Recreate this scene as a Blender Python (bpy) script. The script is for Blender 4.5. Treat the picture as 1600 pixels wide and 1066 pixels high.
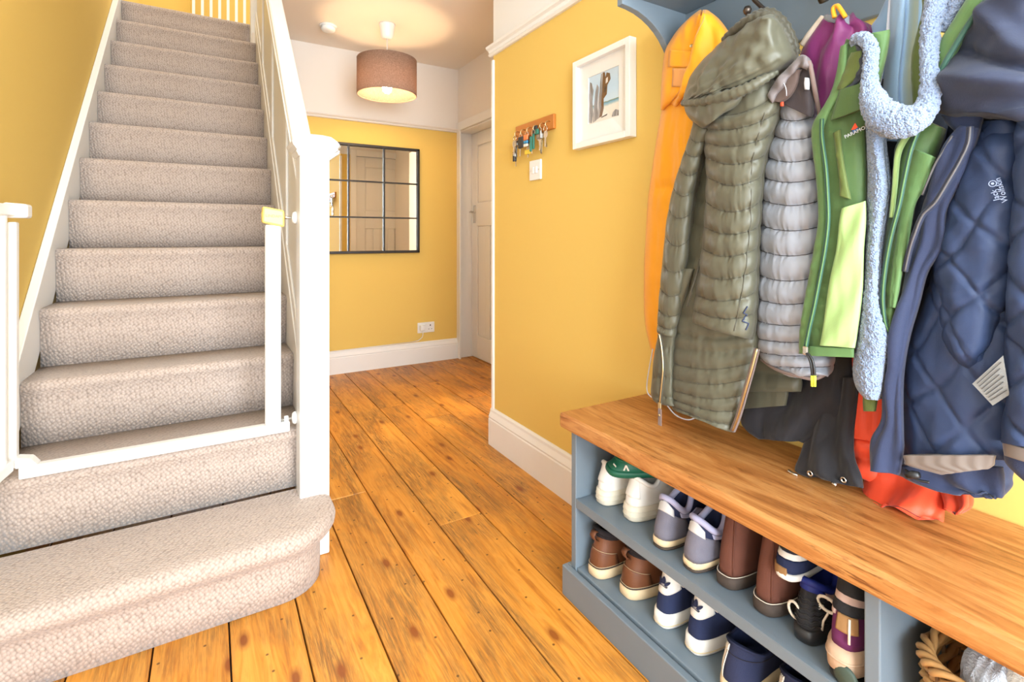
import bpy, bmesh, math, random
from mathutils import Vector, Matrix, noise
for _o in list(bpy.data.objects): bpy.data.objects.remove(_o)
SC = bpy.context.scene
COL = SC.collection
PI = math.pi

# ------------------------------------------------------------------ camera
FPX, CXP, HYP, CAMH = 795.0, 800.0, 370.0, 1.02       # calibrated on the 1600x1066 frame
TH = math.atan2(CXP - 328.0, FPX)
cam = bpy.data.cameras.new('camera'); camo = bpy.data.objects.new('camera', cam); COL.objects.link(camo)
camo.location = (0, 0, CAMH); camo.rotation_euler = (PI/2, 0, -TH)
cam.sensor_width = 36.0; cam.sensor_fit = 'HORIZONTAL'; cam.lens = FPX/1600*36
cam.shift_y = -(533.0 - HYP)/1600; cam.clip_start = 0.02
SC.camera = camo
# ------------------------------------------------------------------ world, lights, exposure
W = bpy.data.worlds.new('world'); SC.world = W; W.use_nodes = True
W.node_tree.nodes['Background'].inputs[0].default_value = (0.80, 0.90, 1.0, 1)
W.node_tree.nodes['Background'].inputs[1].default_value = 1.0
def area(name, loc, rot, sx, sy, power, color):
    l = bpy.data.lights.new(name, 'AREA'); l.shape = 'RECTANGLE'; l.size = sx; l.size_y = sy
    l.energy = power; l.color = color
    o = bpy.data.objects.new(name, l); COL.objects.link(o); o.location = loc; o.rotation_euler = rot
    return o
# daylight from behind the camera, through an added glazed screen that stays unseen
area('daylight_added_screen', (0.35, -1.32, 1.35), (PI/2, 0, 0), 1.45, 2.1, 165, (0.84, 0.93, 1.0))
# fill lamps added over the stairwell and on the landing, no window there
area('stairwell_fill', (-.08, 3.0, 4.97), (0, 0, 0), .7, 1.6, 24, (0.95, 0.97, 1.0))
area('landing_fill', (1.2, 5.0, 3.75), (PI/2, 0, PI/2), 1.3, 1.3, 26, (1.0, 0.96, 0.88))
# fill lamp added in an invented side room to warm the back hall
area('side_room_fill', (3.04, 2.95, 1.35), (PI/2, 0, PI/2), .5, 1.3, 52, (1.0, 0.82, 0.60))
VS = SC.view_settings
VS.view_transform = 'Standard'; VS.look = 'None'; VS.gamma = 1.0; VS.use_curve_mapping = False; VS.exposure = 0.48
# ------------------------------------------------------------------ picture ray helpers (1600x1066 frame -> world points)
FW = Vector((math.sin(TH), math.cos(TH), 0)); RT = Vector((math.cos(TH), -math.sin(TH), 0)); UPV = Vector((0, 0, 1))
CAMP = Vector((0, 0, CAMH))
def ray(u, v): return FW*FPX + RT*(u - CXP) + UPV*(HYP - v)
def atx(u, v, x): d = ray(u, v); return CAMP + d*(x/d.x)
def aty(u, v, y): d = ray(u, v); return CAMP + d*(y/d.y)
def atz(u, v, z): d = ray(u, v); return CAMP + d*((z - CAMH)/d.z)
# ------------------------------------------------------------------ materials
def S(r, g, b):                                        # sRGB 0..255 -> linear
    f = lambda c: (c/255/12.92 if c/255 <= .04045 else ((c/255 + .055)/1.055)**2.4)
    return (f(r), f(g), f(b), 1)
class NT:
    def __init__(s, name):
        s.m = bpy.data.materials.new(name); s.m.use_nodes = True; s.t = s.m.node_tree; s.n = s.t.nodes
        s.b = s.n['Principled BSDF']
    def add(s, ty, **kw):
        n = s.n.new(ty)
        for k, v in kw.items():
            if k in n.inputs: n.inputs[k].default_value = v
            else: setattr(n, k, v)
        return n
    def link(s, a, b): s.t.links.new(a, b)
    def coord(s, kind='Object', scale=(1, 1, 1), loc=(0, 0, 0), rot=(0, 0, 0), rnd=0):
        c = s.add('ShaderNodeTexCoord'); mp = s.add('ShaderNodeMapping')
        mp.inputs['Scale'].default_value = scale; mp.inputs['Location'].default_value = loc; mp.inputs['Rotation'].default_value = rot
        if rnd:
            oi = s.add('ShaderNodeObjectInfo'); vm = s.add('ShaderNodeVectorMath', operation='SCALE'); vm.inputs['Scale'].default_value = rnd
            cb = s.add('ShaderNodeCombineXYZ')
            for i in range(3): s.link(oi.outputs['Random'], cb.inputs[i])
            s.link(cb.outputs[0], vm.inputs[0]); va = s.add('ShaderNodeVectorMath', operation='ADD')
            s.link(c.outputs[kind], va.inputs[0]); s.link(vm.outputs[0], va.inputs[1]); s.link(va.outputs[0], mp.inputs[0])
        else: s.link(c.outputs[kind], mp.inputs[0])
        return mp.outputs[0]
    def noise(s, vec, scale=5, detail=3, rough=.5, dist=0, out='Fac'):
        n = s.add('ShaderNodeTexNoise'); n.inputs['Scale'].default_value = scale; n.inputs['Detail'].default_value = detail
        n.inputs['Roughness'].default_value = rough; n.inputs['Distortion'].default_value = dist
        if vec is not None: s.link(vec, n.inputs['Vector'])
        return n.outputs[out]
    def ramp(s, fac, stops):
        r = s.add('ShaderNodeValToRGB'); e = r.color_ramp.elements
        while len(e) < len(stops): e.new(.5)
        for i, (p, c) in enumerate(stops): e[i].position = p; e[i].color = c if len(c) == 4 else (*c, 1)
        s.link(fac, r.inputs[0]); return r.outputs[0]
    def mix(s, fac, a, b, mode='MIX'):
        m = s.add('ShaderNodeMix', data_type='RGBA', blend_type=mode)
        for sock, v in ((m.inputs[0], fac), (m.inputs[6], a), (m.inputs[7], b)):
            if hasattr(v, 'links'): s.link(v, sock)
            else: sock.default_value = v
        return m.outputs[2]
    def bump(s, h, strength=.3, dist=.002):
        b = s.add('ShaderNodeBump'); b.inputs['Strength'].default_value = strength; b.inputs['Distance'].default_value = dist
        s.link(h, b.inputs['Height']); s.link(b.outputs[0], s.b.inputs['Normal']); return b
    def set(s, color=None, rough=.5, metal=0, spec=.5, sheen=0):
        if color is not None:
            if hasattr(color, 'links'): s.link(color, s.b.inputs['Base Color'])
            else: s.b.inputs['Base Color'].default_value = color
        s.b.inputs['Roughness'].default_value = rough; s.b.inputs['Metallic'].default_value = metal
        s.b.inputs['Specular IOR Level'].default_value = spec
        if sheen: s.b.inputs['Sheen Weight'].default_value = sheen; s.b.inputs['Sheen Roughness'].default_value = .5
        return s.m
MAT = {}
def plain(name, color, rough=.5, metal=0, var=.06, bump=0, bscale=200, spec=.5, sheen=0, vscale=6):
    t = NT(name); v = t.coord()
    c = t.mix(t.noise(v, vscale, 4), tuple([max(0, x*(1 - var)) for x in color[:3]] + [1]), tuple([min(1, x*(1 + var)) for x in color[:3]] + [1]))
    t.set(c, rough, metal, spec, sheen)
    if bump: t.bump(t.noise(v, bscale, 2), bump, .001)
    MAT[name] = t.m; return t.m
def wallmat(name, color, rough=.85):
    t = NT(name); v = t.coord()
    c = t.mix(t.noise(v, 1.3, 3), tuple([x*.97 for x in color[:3]] + [1]), color)
    t.set(c, rough, 0, .25); t.bump(t.noise(v, 260, 2), .12, .0006); MAT[name] = t.m; return t.m
wallmat('yellow_paint', (0.74, 0.51, 0.135, 1))
wallmat('white_wall', (0.80, 0.79, 0.77, 1))
wallmat('ceiling_lamp_tint', (0.83, 0.76, 0.67, 1), .9)  # lamp's warm light mixed into the ceiling colour
wallmat('wall_lamp_tint', (0.82, 0.76, 0.69, 1))  # back-hall walls: warm lamp light tinted into the paint
plain('white_gloss', (0.82, 0.81, 0.79, 1), .28, var=.02, bump=.05, bscale=60)
plain('white_satin', (0.80, 0.79, 0.77, 1), .42, var=.02)
plain('white_plastic', (0.80, 0.80, 0.78, 1), .35, var=.01)
plain('dark_gap', (0.03, 0.02, 0.012, 1), .9)
plain('black_metal', (0.018, 0.016, 0.015, 1), .45)
plain('chrome', (0.62, 0.60, 0.57, 1), .2, 1, var=.02)
plain('brass', (0.62, 0.50, 0.28, 1), .3, 1, var=.05)
plain('dark_bronze', (0.10, 0.075, 0.06, 1), .35, .8)
plain('blue_grey_paint', (0.150, 0.190, 0.225, 1), .45, var=.05, bump=.08, bscale=90)
plain('gate_yellow', S(236, 205, 105), .4)
plain('black_plastic', (0.015, 0.015, 0.016, 1), .4)
def carpet():
    t = NT('carpet_loop'); v = t.coord()
    vo = t.add('ShaderNodeTexVoronoi', feature='F1'); vo.inputs['Scale'].default_value = 135; vo.inputs['Randomness'].default_value = .45
    mp = t.coord(scale=(1, 1, .8), rot=(.3, .5, .78)); t.link(mp, vo.inputs['Vector'])
    c1 = t.ramp(vo.outputs['Distance'], [(.0, (.61, .505, .44)), (.55, (.48, .39, .335)), (.9, (.27, .21, .175))])
    c2 = t.mix(t.noise(v, 7, 4), (.86, .84, .82, 1), (1, 1, 1, 1))
    c = t.mix(1.0, c1, c2, 'MULTIPLY')
    t.set(c, .95, 0, .1, .25)
    inv = t.add('ShaderNodeMath', operation='SUBTRACT'); inv.inputs[0].default_value = 1; t.link(vo.outputs['Distance'], inv.inputs[1])
    t.bump(inv.outputs[0], .8, .003); MAT['carpet'] = t.m
carpet()
def pine():
    t = NT('pine_board'); v = t.coord(rnd=37.0)
    mp = t.add('ShaderNodeMapping'); t.link(v, mp.inputs[0]); mp.inputs['Scale'].default_value = (16, 1.1, 1)
    g = t.noise(mp.outputs[0], 3.0, 6, .62, 1.2)
    base = t.ramp(g, [(.28, S(172, 104, 36)), (.46, S(212, 142, 52)), (.58, S(224, 158, 68)), (.75, S(196, 124, 44))])
    oi = t.add('ShaderNodeObjectInfo')
    tint = t.ramp(oi.outputs['Random'], [(0, (.86, .80, .72)), (.5, (1, .97, .92)), (1, (1, 1, 1))])
    base = t.mix(1.0, base, tint, 'MULTIPLY')
    # fine dark grain in worn patches
    mp2 = t.add('ShaderNodeMapping'); t.link(v, mp2.inputs[0]); mp2.inputs['Scale'].default_value = (90, 5, 1)
    fg = t.noise(mp2.outputs[0], 2.2, 5, .7, .6)
    mpw = t.add('ShaderNodeMapping'); t.link(v, mpw.inputs[0]); mpw.inputs['Scale'].default_value = (5, 1.6, 1)
    wear = t.noise(mpw.outputs[0], 1.3, 4, .62, .5)
    wm = t.ramp(wear, [(.40, (0, 0, 0)), (.60, (1, 1, 1))])
    fm = t.ramp(fg, [(.36, (.12, .12, .12)), (.60, (1, 1, 1))])
    mul = t.add('ShaderNodeMath', operation='MULTIPLY'); t.link(wm, mul.inputs[0]); t.link(fm, mul.inputs[1])
    sc = t.add('ShaderNodeMath', operation='MULTIPLY'); sc.inputs[1].default_value = .80; t.link(mul.outputs[0], sc.inputs[0])
    c = t.mix(sc.outputs[0], base, S(104, 74, 44))
    # knots
    mp3 = t.add('ShaderNodeMapping'); t.link(v, mp3.inputs[0]); mp3.inputs['Scale'].default_value = (5.5, 2.3, 1)
    vo = t.add('ShaderNodeTexVoronoi', voronoi_dimensions='2D'); vo.inputs['Scale'].default_value = 1.0; t.link(mp3.outputs[0], vo.inputs['Vector'])
    kn = t.ramp(vo.outputs['Distance'], [(.035, (.9, .9, .9)), (.06, (.4, .4, .4)), (.10, (0, 0, 0))])
    c = t.mix(kn, c, S(128, 62, 18))
    # nail heads and specks
    vo2 = t.add('ShaderNodeTexVoronoi', voronoi_dimensions='2D'); vo2.inputs['Scale'].default_value = 9.0; t.link(v, vo2.inputs['Vector'])
    nl = t.ramp(vo2.outputs['Distance'], [(.022, (.8, .8, .8)), (.04, (0, 0, 0))])
    c = t.mix(nl, c, S(70, 44, 26))
    t.set(c, .42, 0, .42); t.bump(fg, .12, .001); MAT['pine'] = t.m
pine()
def oak():
    t = NT('oak_worktop'); v = t.coord()
    mp = t.add('ShaderNodeMapping'); t.link(v, mp.inputs[0]); mp.inputs['Scale'].default_value = (9, 1.0, 9)
    g = t.noise(mp.outputs[0], 3.0, 6, .6, 1.6)
    base = t.ramp(g, [(.28, S(118, 68, 30)), (.45, S(164, 106, 54)), (.6, S(184, 130, 74)), (.78, S(144, 86, 40))])
    mp2 = t.add('ShaderNodeMapping'); t.link(v, mp2.inputs[0]); mp2.inputs['Scale'].default_value = (95, 9, 95)
    fg = t.noise(mp2.outputs[0], 2.0, 4, .65, .2)
    fm = t.ramp(fg, [(.55, (0, 0, 0)), (.66, (1, 1, 1))])
    wp = t.ramp(t.noise(v, 5.5, 3), [(.38, (.1, .1, .1)), (.65, (.8, .8, .8))])
    mm = t.mix(1.0, fm, wp, 'MULTIPLY')
    c = t.mix(mm, base, S(92, 48, 20))
    t.set(c, .36, 0, .45); t.bump(fg, .25, .0015); MAT['oak'] = t.m
oak()
plain('honey_wood', S(188, 116, 44), .45, var=.2, vscale=30)
def shade_mat():
    t = NT('linen_shade'); v = t.coord()
    n = t.noise(v, 180, 2); c = t.ramp(n, [(.3, S(154, 128, 112)), (.7, S(188, 160, 142))])
    t.set(c, .9, 0, .1)
    tr = t.add('ShaderNodeBsdfTranslucent'); t.link(c, tr.inputs[0])
    mx = t.add('ShaderNodeMixShader'); mx.inputs[0].default_value = .34
    out = t.n['Material Output']; t.link(t.b.outputs[0], mx.inputs[1]); t.link(tr.outputs[0], mx.inputs[2]); t.link(mx.outputs[0], out.inputs[0])
    MAT['shade'] = t.m
shade_mat()
def emit(name, color, strength):
    t = NT(name); t.set((.8, .8, .8, 1)); t.b.inputs['Emission Color'].default_value = color; t.b.inputs['Emission Strength'].default_value = strength
    MAT[name] = t.m
emit('bulb_glow', (1, .68, .38, 1), 195.0)
def mirror_mat():
    t = NT('mirror_silver'); t.set((.86, .87, .86, 1), .015, 1); MAT['mirror'] = t.m
mirror_mat()
def glass_mat():
    t = NT('window_glass'); tr = t.add('ShaderNodeBsdfTransparent'); gl = t.add('ShaderNodeBsdfGlossy'); gl.inputs['Roughness'].default_value = .02
    mx = t.add('ShaderNodeMixShader'); mx.inputs[0].default_value = .05
    t.link(tr.outputs[0], mx.inputs[1]); t.link(gl.outputs[0], mx.inputs[2]); t.link(mx.outputs[0], t.n['Material Output'].inputs[0])
    MAT['glass'] = t.m
glass_mat()
# ------------------------------------------------------------------ object helpers
def tag(o, label=None, cat=None, group=None, kind=None):
    if label: o['label'] = label
    if cat: o['category'] = cat
    if group: o['group'] = group
    if kind: o['kind'] = kind
    return o
def thing(name, label, cat, loc=(0, 0, 0), group=None):
    o = bpy.data.objects.new(name, None); COL.objects.link(o); o.location = loc; o.empty_display_size = .05
    return tag(o, label, cat, group)
def world_of(p):
    m = Vector((0, 0, 0))
    while p is not None: m = m + p.location; p = p.parent
    return m
def mk(name, verts, faces, mat=None, parent=None, smooth=False, loc=None, mats=None, midx=None):
    """world-space vertices -> one mesh object, origin at loc (default bbox centre), parented without rotation"""
    me = bpy.data.meshes.new(name)
    vs = [Vector(v) for v in verts]
    if loc is None:
        lo = Vector((min(v[i] for v in vs) for i in range(3))); hi = Vector((max(v[i] for v in vs) for i in range(3)))
        loc = Vector(((lo.x + hi.x)/2, (lo.y + hi.y)/2, lo.z))
    loc = Vector(loc)
    me.from_pydata([v - loc for v in vs], [], faces)
    bm = bmesh.new(); bm.from_mesh(me); bmesh.ops.recalc_face_normals(bm, faces=bm.faces); bm.to_mesh(me); bm.free()
    if mats:
        for m in mats: me.materials.append(MAT[m])
        if midx:
            for p in me.polygons: p.material_index = midx[p.index]
    elif mat: me.materials.append(MAT[mat] if isinstance(mat, str) else mat)
    if smooth:
        me.polygons.foreach_set('use_smooth', [True]*len(me.polygons))
    o = bpy.data.objects.new(name, me); COL.objects.link(o)
    if parent is not None:
        o.parent = parent; o.location = loc - world_of(parent)
    else: o.location = loc
    return o
def bevel(o, w=.003, seg=2):
    m = o.modifiers.new('bevel', 'BEVEL'); m.width = w; m.segments = seg; m.limit_method = 'ANGLE'; m.angle_limit = .6
    return o
def boxv(x0, x1, y0, y1, z0, z1):
    v = [(x0, y0, z0), (x1, y0, z0), (x1, y1, z0), (x0, y1, z0), (x0, y0, z1), (x1, y0, z1), (x1, y1, z1), (x0, y1, z1)]
    f = [(0, 3, 2, 1), (4, 5, 6, 7), (0, 1, 5, 4), (1, 2, 6, 5), (2, 3, 7, 6), (3, 0, 4, 7)]
    return v, f
def box(name, x0, x1, y0, y1, z0, z1, mat, parent=None, bev=0):
    v, f = boxv(x0, x1, y0, y1, z0, z1); o = mk(name, v, f, mat, parent)
    if bev: bevel(o, bev)
    return o
class MB:
    def __init__(s): s.v = []; s.f = []
    def addg(s, v, f): n = len(s.v); s.v += [Vector(p) for p in v]; s.f += [tuple(i + n for i in q) for q in f]; return s
    def box(s, *a): return s.addg(*boxv(*a))
    def prism(s, pts, axis, a, b):
        """pts 2D polygon extruded along axis ('x','y','z') from a to b"""
        n = len(pts)
        def P(p, h): return {'x': (h, p[0], p[1]), 'y': (p[0], h, p[1]), 'z': (p[0], p[1], h)}[axis]
        v = [P(p, a) for p in pts] + [P(p, b) for p in pts]
        f = [tuple(range(n)), tuple(range(n, 2*n))[::-1]] + [(i, (i + 1) % n, n + (i + 1) % n, n + i) for i in range(n)]
        return s.addg(v, f)
    def tube(s, pts, r, n=8, closed=False, cap=True):
        pts = [Vector(p) for p in pts]; m = len(pts); base = len(s.v)
        rr = r if isinstance(r, (list, tuple)) else [r]*m
        up = Vector((.13, .2, 1)).normalized(); prev = None
        for i, p in enumerate(pts):
            a = pts[(i - 1) % m] if (closed or i > 0) else p; b = pts[(i + 1) % m] if (closed or i < m - 1) else p
            d = (b - a).normalized()
            if prev is None:
                ref = up if abs(d.dot(up)) < .95 else Vector((1, 0, 0)); e1 = d.cross(ref).normalized()
            else:
                e1 = (prev - d*prev.dot(d)).normalized()
            prev = e1; e2 = d.cross(e1)
            for k in range(n):
                t = 2*PI*k/n; s.v.append(p + e1*(rr[i]*math.cos(t)) + e2*(rr[i]*math.sin(t)))
        R = m if closed else m - 1
        for i in range(R):
            for k in range(n):
                a0 = base + i*n; b0 = base + ((i + 1) % m)*n
                s.f.append((a0 + k, a0 + (k + 1) % n, b0 + (k + 1) % n, b0 + k))
        if cap and not closed:
            s.f.append(tuple(base + k for k in range(n))[::-1]); s.f.append(tuple(base + (m - 1)*n + k for k in range(n)))
        return s
    def lathe(s, prof, c, n=24, axis='z'):
        base = len(s.v); c = Vector(c)
        for r, h in prof:
            for k in range(n):
                t = 2*PI*k/n; a, b = r*math.cos(t), r*math.sin(t)
                s.v.append(c + Vector({'z': (a, b, h), 'x': (h, a, b), 'y': (a, h, b)}[axis]))
        m = len(prof)
        for i in range(m - 1):
            for k in range(n): s.f.append((base + i*n + k, base + i*n + (k + 1) % n, base + (i + 1)*n + (k + 1) % n, base + (i + 1)*n + k))
        if prof[0][0] > 1e-6: s.f.append(tuple(base + k for k in range(n))[::-1])
        if prof[-1][0] > 1e-6: s.f.append(tuple(base + (m - 1)*n + k for k in range(n)))
        return s
    def grid(s, P, closed_u=False):
        """P[j][i] rows of points"""
        base = len(s.v); nv = len(P); nu = len(P[0])
        for r in P: s.v += [Vector(p) for p in r]
        for j in range(nv - 1):
            for i in range(nu if closed_u else nu - 1):
                i2 = (i + 1) % nu; s.f.append((base + j*nu + i, base + j*nu + i2, base + (j + 1)*nu + i2, base + (j + 1)*nu + i))
        return s
    def build(s, name, mat, parent=None, smooth=False, loc=None, bev=0):
        o = mk(name, s.v, s.f, mat, parent, smooth, loc)
        if bev: bevel(o, bev)
        return o
# ================================================================== THE SETTING
XR, YC, YF, XL, ZC = 1.20, 2.20, 3.925, -0.515, 2.427
RAILZ = 1.907
def st(o, label=None): o['kind'] = 'structure'; return tag(o, label) if label else o
# floor: a dark sub-floor and one object per board
fl = st(box('floor', XL - .1, 2.1, -1.2, 4.0, -.06, -.022, 'dark_gap'))
JX = [-.617, -.452, -.287, -.121, .043, .207, .373, .540, .697, .863, 1.023, 1.197, 1.370, 1.540, 1.708, 1.880, 2.05]
CUT = {4: [.9], 5: [-.1], 6: [2.05], 7: [3.2], 8: [1.675], 9: [.5, 3.0], 10: [2.7], 11: [3.35], 3: [.6], 12: [2.9]}
random.seed(3)
for i in range(len(JX) - 1):
    y0, y1 = (-1.15, YF - .01) if JX[i] < 1.19 else (2.21, YF + .0)
    ys = [y0] + [c for c in CUT.get(i, []) if y0 < c < y1] + [y1]
    for a, b in zip(ys[:-1], ys[1:]):
        g = .0019; h = random.uniform(-.0012, .0008)
        x1 = min(JX[i + 1], 1.215) if y0 < 0 else JX[i + 1]
        o = box('floorboard', JX[i] + g, x1 - g, a + .0012, b - .0012, -.021, h, 'pine', fl, .0022)
# walls
def two_tone(name, x0, x1, y0, y1, z0, z1, lower='yellow_paint', upper='white_wall', zs=RAILZ):
    m = MB(); m.box(x0, x1, y0, y1, z0, zs); m.box(x0, x1, y0, y1, zs, z1)
    o = mk(name, m.v, m.f, mats=[lower, upper], midx=[0]*6 + [1]*6); return st(o)
two_tone('wall_right', XR, XR + .10, -1.2, YC, 0, ZC)
two_tone('wall_back', .25, 1.80, YF, YF + .1, 0, ZC, upper='wall_lamp_tint', zs=1.894)
w = MB(); w.box(XL - .1, XL, 1.45, 6.4, 0, 5.0); w.box(XL - .1, XL, -1.2, 1.45, 0, ZC); st(mk('wall_left', w.v, w.f, mats=['yellow_paint', 'white_wall'], midx=[0]*6 + [1]*6))  # near stretch unseen, made white to bounce neutral light
# front wall behind the camera: a glazed screen with fanlight, added for the daylight
w = MB(); w.box(XL, -.40, -1.2, -1.1, 0, ZC); w.box(1.10, XR, -1.2, -1.1, 0, ZC); w.box(-.40, 1.10, -1.2, -1.1, 0, .22); w.box(-.40, 1.10, -1.2, -1.1, 2.36, ZC)
wf = st(w.build('wall_front', 'white_wall'))
wd = st(thing('added_screen_1', 'glazed white entrance screen with glazing bars, added as daylight source', 'window', (.3, -1.15, .22))); del wd['category']
m = MB(); m.box(-.40, -.34, -1.18, -1.12, .22, 2.36); m.box(1.04, 1.10, -1.18, -1.12, .22, 2.36); m.box(-.34, 1.04, -1.18, -1.12, .22, .30); m.box(-.34, 1.04, -1.18, -1.12, 2.30, 2.36)
m.box(-.34, 1.04, -1.17, -1.13, 1.78, 1.83); m.box(.28, .32, -1.17, -1.13, .30, 2.30)
m.build('window_frame', 'white_satin', wd)
for (a, b, c, d) in ((-.34, .28, .30, 1.78), (.32, 1.04, .30, 1.78), (-.34, .28, 1.83, 2.30), (.32, 1.04, 1.83, 2.30)):
    box('pane', a, b, -1.153, -1.149, c, d, 'glass', wd)
# alcove: wall and door seen only in the mirror, wall with the side door
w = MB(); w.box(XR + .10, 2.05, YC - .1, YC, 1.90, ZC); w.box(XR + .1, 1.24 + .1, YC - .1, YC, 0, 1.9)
w.v = [v for v in w.v]; st(w.build('wall_alcove', 'wall_lamp_tint'))
w = MB(); w.box(1.80, 2.05, YC, YF, 1.90, ZC); w.box(1.80, 2.05, 2.16, 2.66, 0, 1.90); w.box(1.80, 2.05, 2.98, 3.08, 0, 1.90)  # lower gap added as an opening for the fill lamp
st(w.build('wall_side', 'wall_lamp_tint'))
box('wall_end', 1.966, 2.05, 3.08, YF + .1, 0, 2.0, 'white_wall')['kind'] = 'structure'
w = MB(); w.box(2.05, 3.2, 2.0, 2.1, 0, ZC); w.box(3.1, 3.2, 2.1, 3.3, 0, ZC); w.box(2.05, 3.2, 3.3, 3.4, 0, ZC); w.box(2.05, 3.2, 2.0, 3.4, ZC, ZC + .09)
st(w.build('wall_added_room', 'wall_lamp_tint'))  # unseen room, added to enclose the fill lamp
st(box('floor_added_room', 2.05, 3.2, 2.0, 3.4, -.06, -.001, 'honey_wood'))
def panel_door(name, label, w, h, handle_side):
    """door in local frame: x 0..w, y thickness (front at y=0, facing -y), z 0..h; returns list of (name, MB, mat, sub)"""
    parts = []
    m = MB(); t = .040; r = .10; zl0, zl1 = h*.585, h*.685
    m.box(0, w, .012, t, 0, h)                                # core, recessed panels show it
    fr = MB()
    fr.box(0, r, 0, .012, 0, h); fr.box(w - r, w, 0, .012, 0, h)
    fr.box(r, w - r, 0, .012, 0, .19); fr.box(r, w - r, 0, .012, zl0, zl1); fr.box(r, w - r, 0, .012, h - .11, h)
    n = 3; pw = (w - 2*r - (n - 1)*.075)/n
    for k in range(n - 1):
        x = r + pw*(k + 1) + .075*k; fr.box(x, x + .075, 0, .012, .19, zl0)
    pan = []
    for k in range(n):
        x = r + k*(pw + .075); pan.append((x + .012, x + pw - .012, .202, zl0 - .012))
    pan.append((r + .012, w - r - .012, zl1 + .012, h - .122))
    return m, fr, pan
def place_door(name, w, h, T, hx, zh=1.22):
    """T maps local (x,y,z) to world; parts: door_leaf, stile_frame, panels, door_handle"""
    m, fr, pan = panel_door(name, '', w, h, 1)
    root = bpy.data.objects.new(name, None); COL.objects.link(root); root.location = T(w/2, 0, 0); root['kind'] = 'structure'
    def put(nm, mb, mat, parent=root, bev=0): mb.v = [Vector(T(*v)) for v in mb.v]; return mb.build(nm, mat, parent, bev=bev)
    put('door_leaf', m, 'white_satin'); put('stile_frame', fr, 'white_satin', bev=.004)
    for (a, b, c, d) in pan:
        q = MB(); q.box(a, b, .007, .014, c, d); put('door_panel', q, 'white_satin', bev=.003)
    q = MB(); q.box(hx - .02, hx + .02, -.006, 0, zh - .09, zh + .06); hp = put('handle_plate', q, 'chrome', bev=.002)
    q = MB(); q.tube([(hx, 0, zh), (hx, -.045, zh)], .008, 10); s = 1 if hx < w/2 else -1
    q.tube([(hx, -.043, zh), (hx + s*.03, -.050, zh + .003), (hx + s*.10, -.047, zh - .004)], [.009, .008, .007], 10); put('door_handle', q, 'chrome', smooth_ok)if False else put('door_handle', q, 'chrome', hp)
    return root
place_door('door_1', .79, 1.885, lambda x, y, z: (1.92 + y, 3.905 - x, z + .006), .055)
place_door('door_2', .62, 1.885, lambda x, y, z: (1.36 + x, YC - .005 - y, z + .006), .56)
place_door('bounce_door', .80, 1.95, lambda x, y, z: (XL - y + .045, -.35 + x, z + .006), .74)  # unseen white door, added for its neutral bounce
# door linings and architraves
m = MB(); m.box(1.80, 1.92, 3.907, YF, 0, 1.90); m.box(1.92, 1.965, 3.907, YF, 0, 1.90); m.box(1.787, 1.80, 3.86, YF + .0, 0, 1.91); m.box(1.80, 1.93, 3.08, 3.10, 0, 1.90); m.box(1.80, 1.965, 3.10, 3.907, 1.892, 1.905)
m.box(1.787, 1.80, 3.02, 3.10, 0, 1.97); m.box(1.787, 1.80, 3.02, YF, 1.905, 1.975)
st(m.build('trim_1', 'white_satin', bev=.003))
m = MB(); m.box(1.30, 1.36, YC - .1, YC + .02, 0, 1.96); m.box(1.36, 2.0, YC - .06, YC + .02, 1.895, 1.96)
st(m.build('trim_2', 'white_satin', bev=.003))
# white corner bead at the free end of the right wall
st(box('trim_3', XR - .010, XR + .012, YC - .012, YC + .006, .17, RAILZ - .02, 'white_satin', None, .003))
# skirting boards (moulded section swept along the wall) and picture rails
def mould(pts, axis, a, b, name, mat='white_satin', parent=None):
    m = MB(); m.prism(pts, axis, a, b); return m.build(name, mat, parent)
def skirt_prof(s, base, h=.178):   # s: outward direction sign, base: wall coordinate
    q = [(0, 0), (.022, 0), (.022, h*.70), (.019, h*.73), (.021, h*.77), (.017, h*.83), (.012, h*.90), (.011, h*.96), (.006, h), (0, h)]
    return [(base + s*p, z) for p, z in q]
st(mould([(x, z) for x, z in skirt_prof(-1, XR)], 'y', 1.180, YC + .012, 'baseboard_right'))
st(mould([(y, z) for y, z in skirt_prof(-1, YF, .168)], 'x', .30, 1.80, 'baseboard_back'))
st(mould([(x, z) for x, z in skirt_prof(1, XL)], 'y', .52, 1.50, 'baseboard_left'))
m = MB(); m.box(XL, XL + .05, -.44, -.352, 0, 2.05); m.box(XL, XL + .05, .452, .54, 0, 2.05); m.box(XL, XL + .05, -.352, .452, 1.96, 2.05); st(m.build('bounce_door_trim', 'white_satin', bev=.004))  # surround of the added bounce door
def rail_prof(s, base, z0, h=.054):
    q = [(0, 0), (.012, 0), (.020, h*.15), (.014, h*.30), (.018, h*.50), (.030, h*.62), (.034, h*.80), (.026, h*.92), (.010, h), (0, h)]
    return [(base + s*p, z0 + z) for p, z in q]
st(mould(rail_prof(-1, XR, RAILZ), 'y', -1.1, YC + .02, 'trim_4'))
st(mould([(y, z) for y, z in rail_prof(-1, YF, 1.894, .03)], 'x', .30, 1.80, 'trim_5', 'wall_lamp_tint'))
# ceiling over the hall, opening for the stairwell
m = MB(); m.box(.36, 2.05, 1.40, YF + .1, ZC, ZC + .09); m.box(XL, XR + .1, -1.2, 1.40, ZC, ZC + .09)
st(m.build('ceiling', 'ceiling_lamp_tint'))
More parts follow.
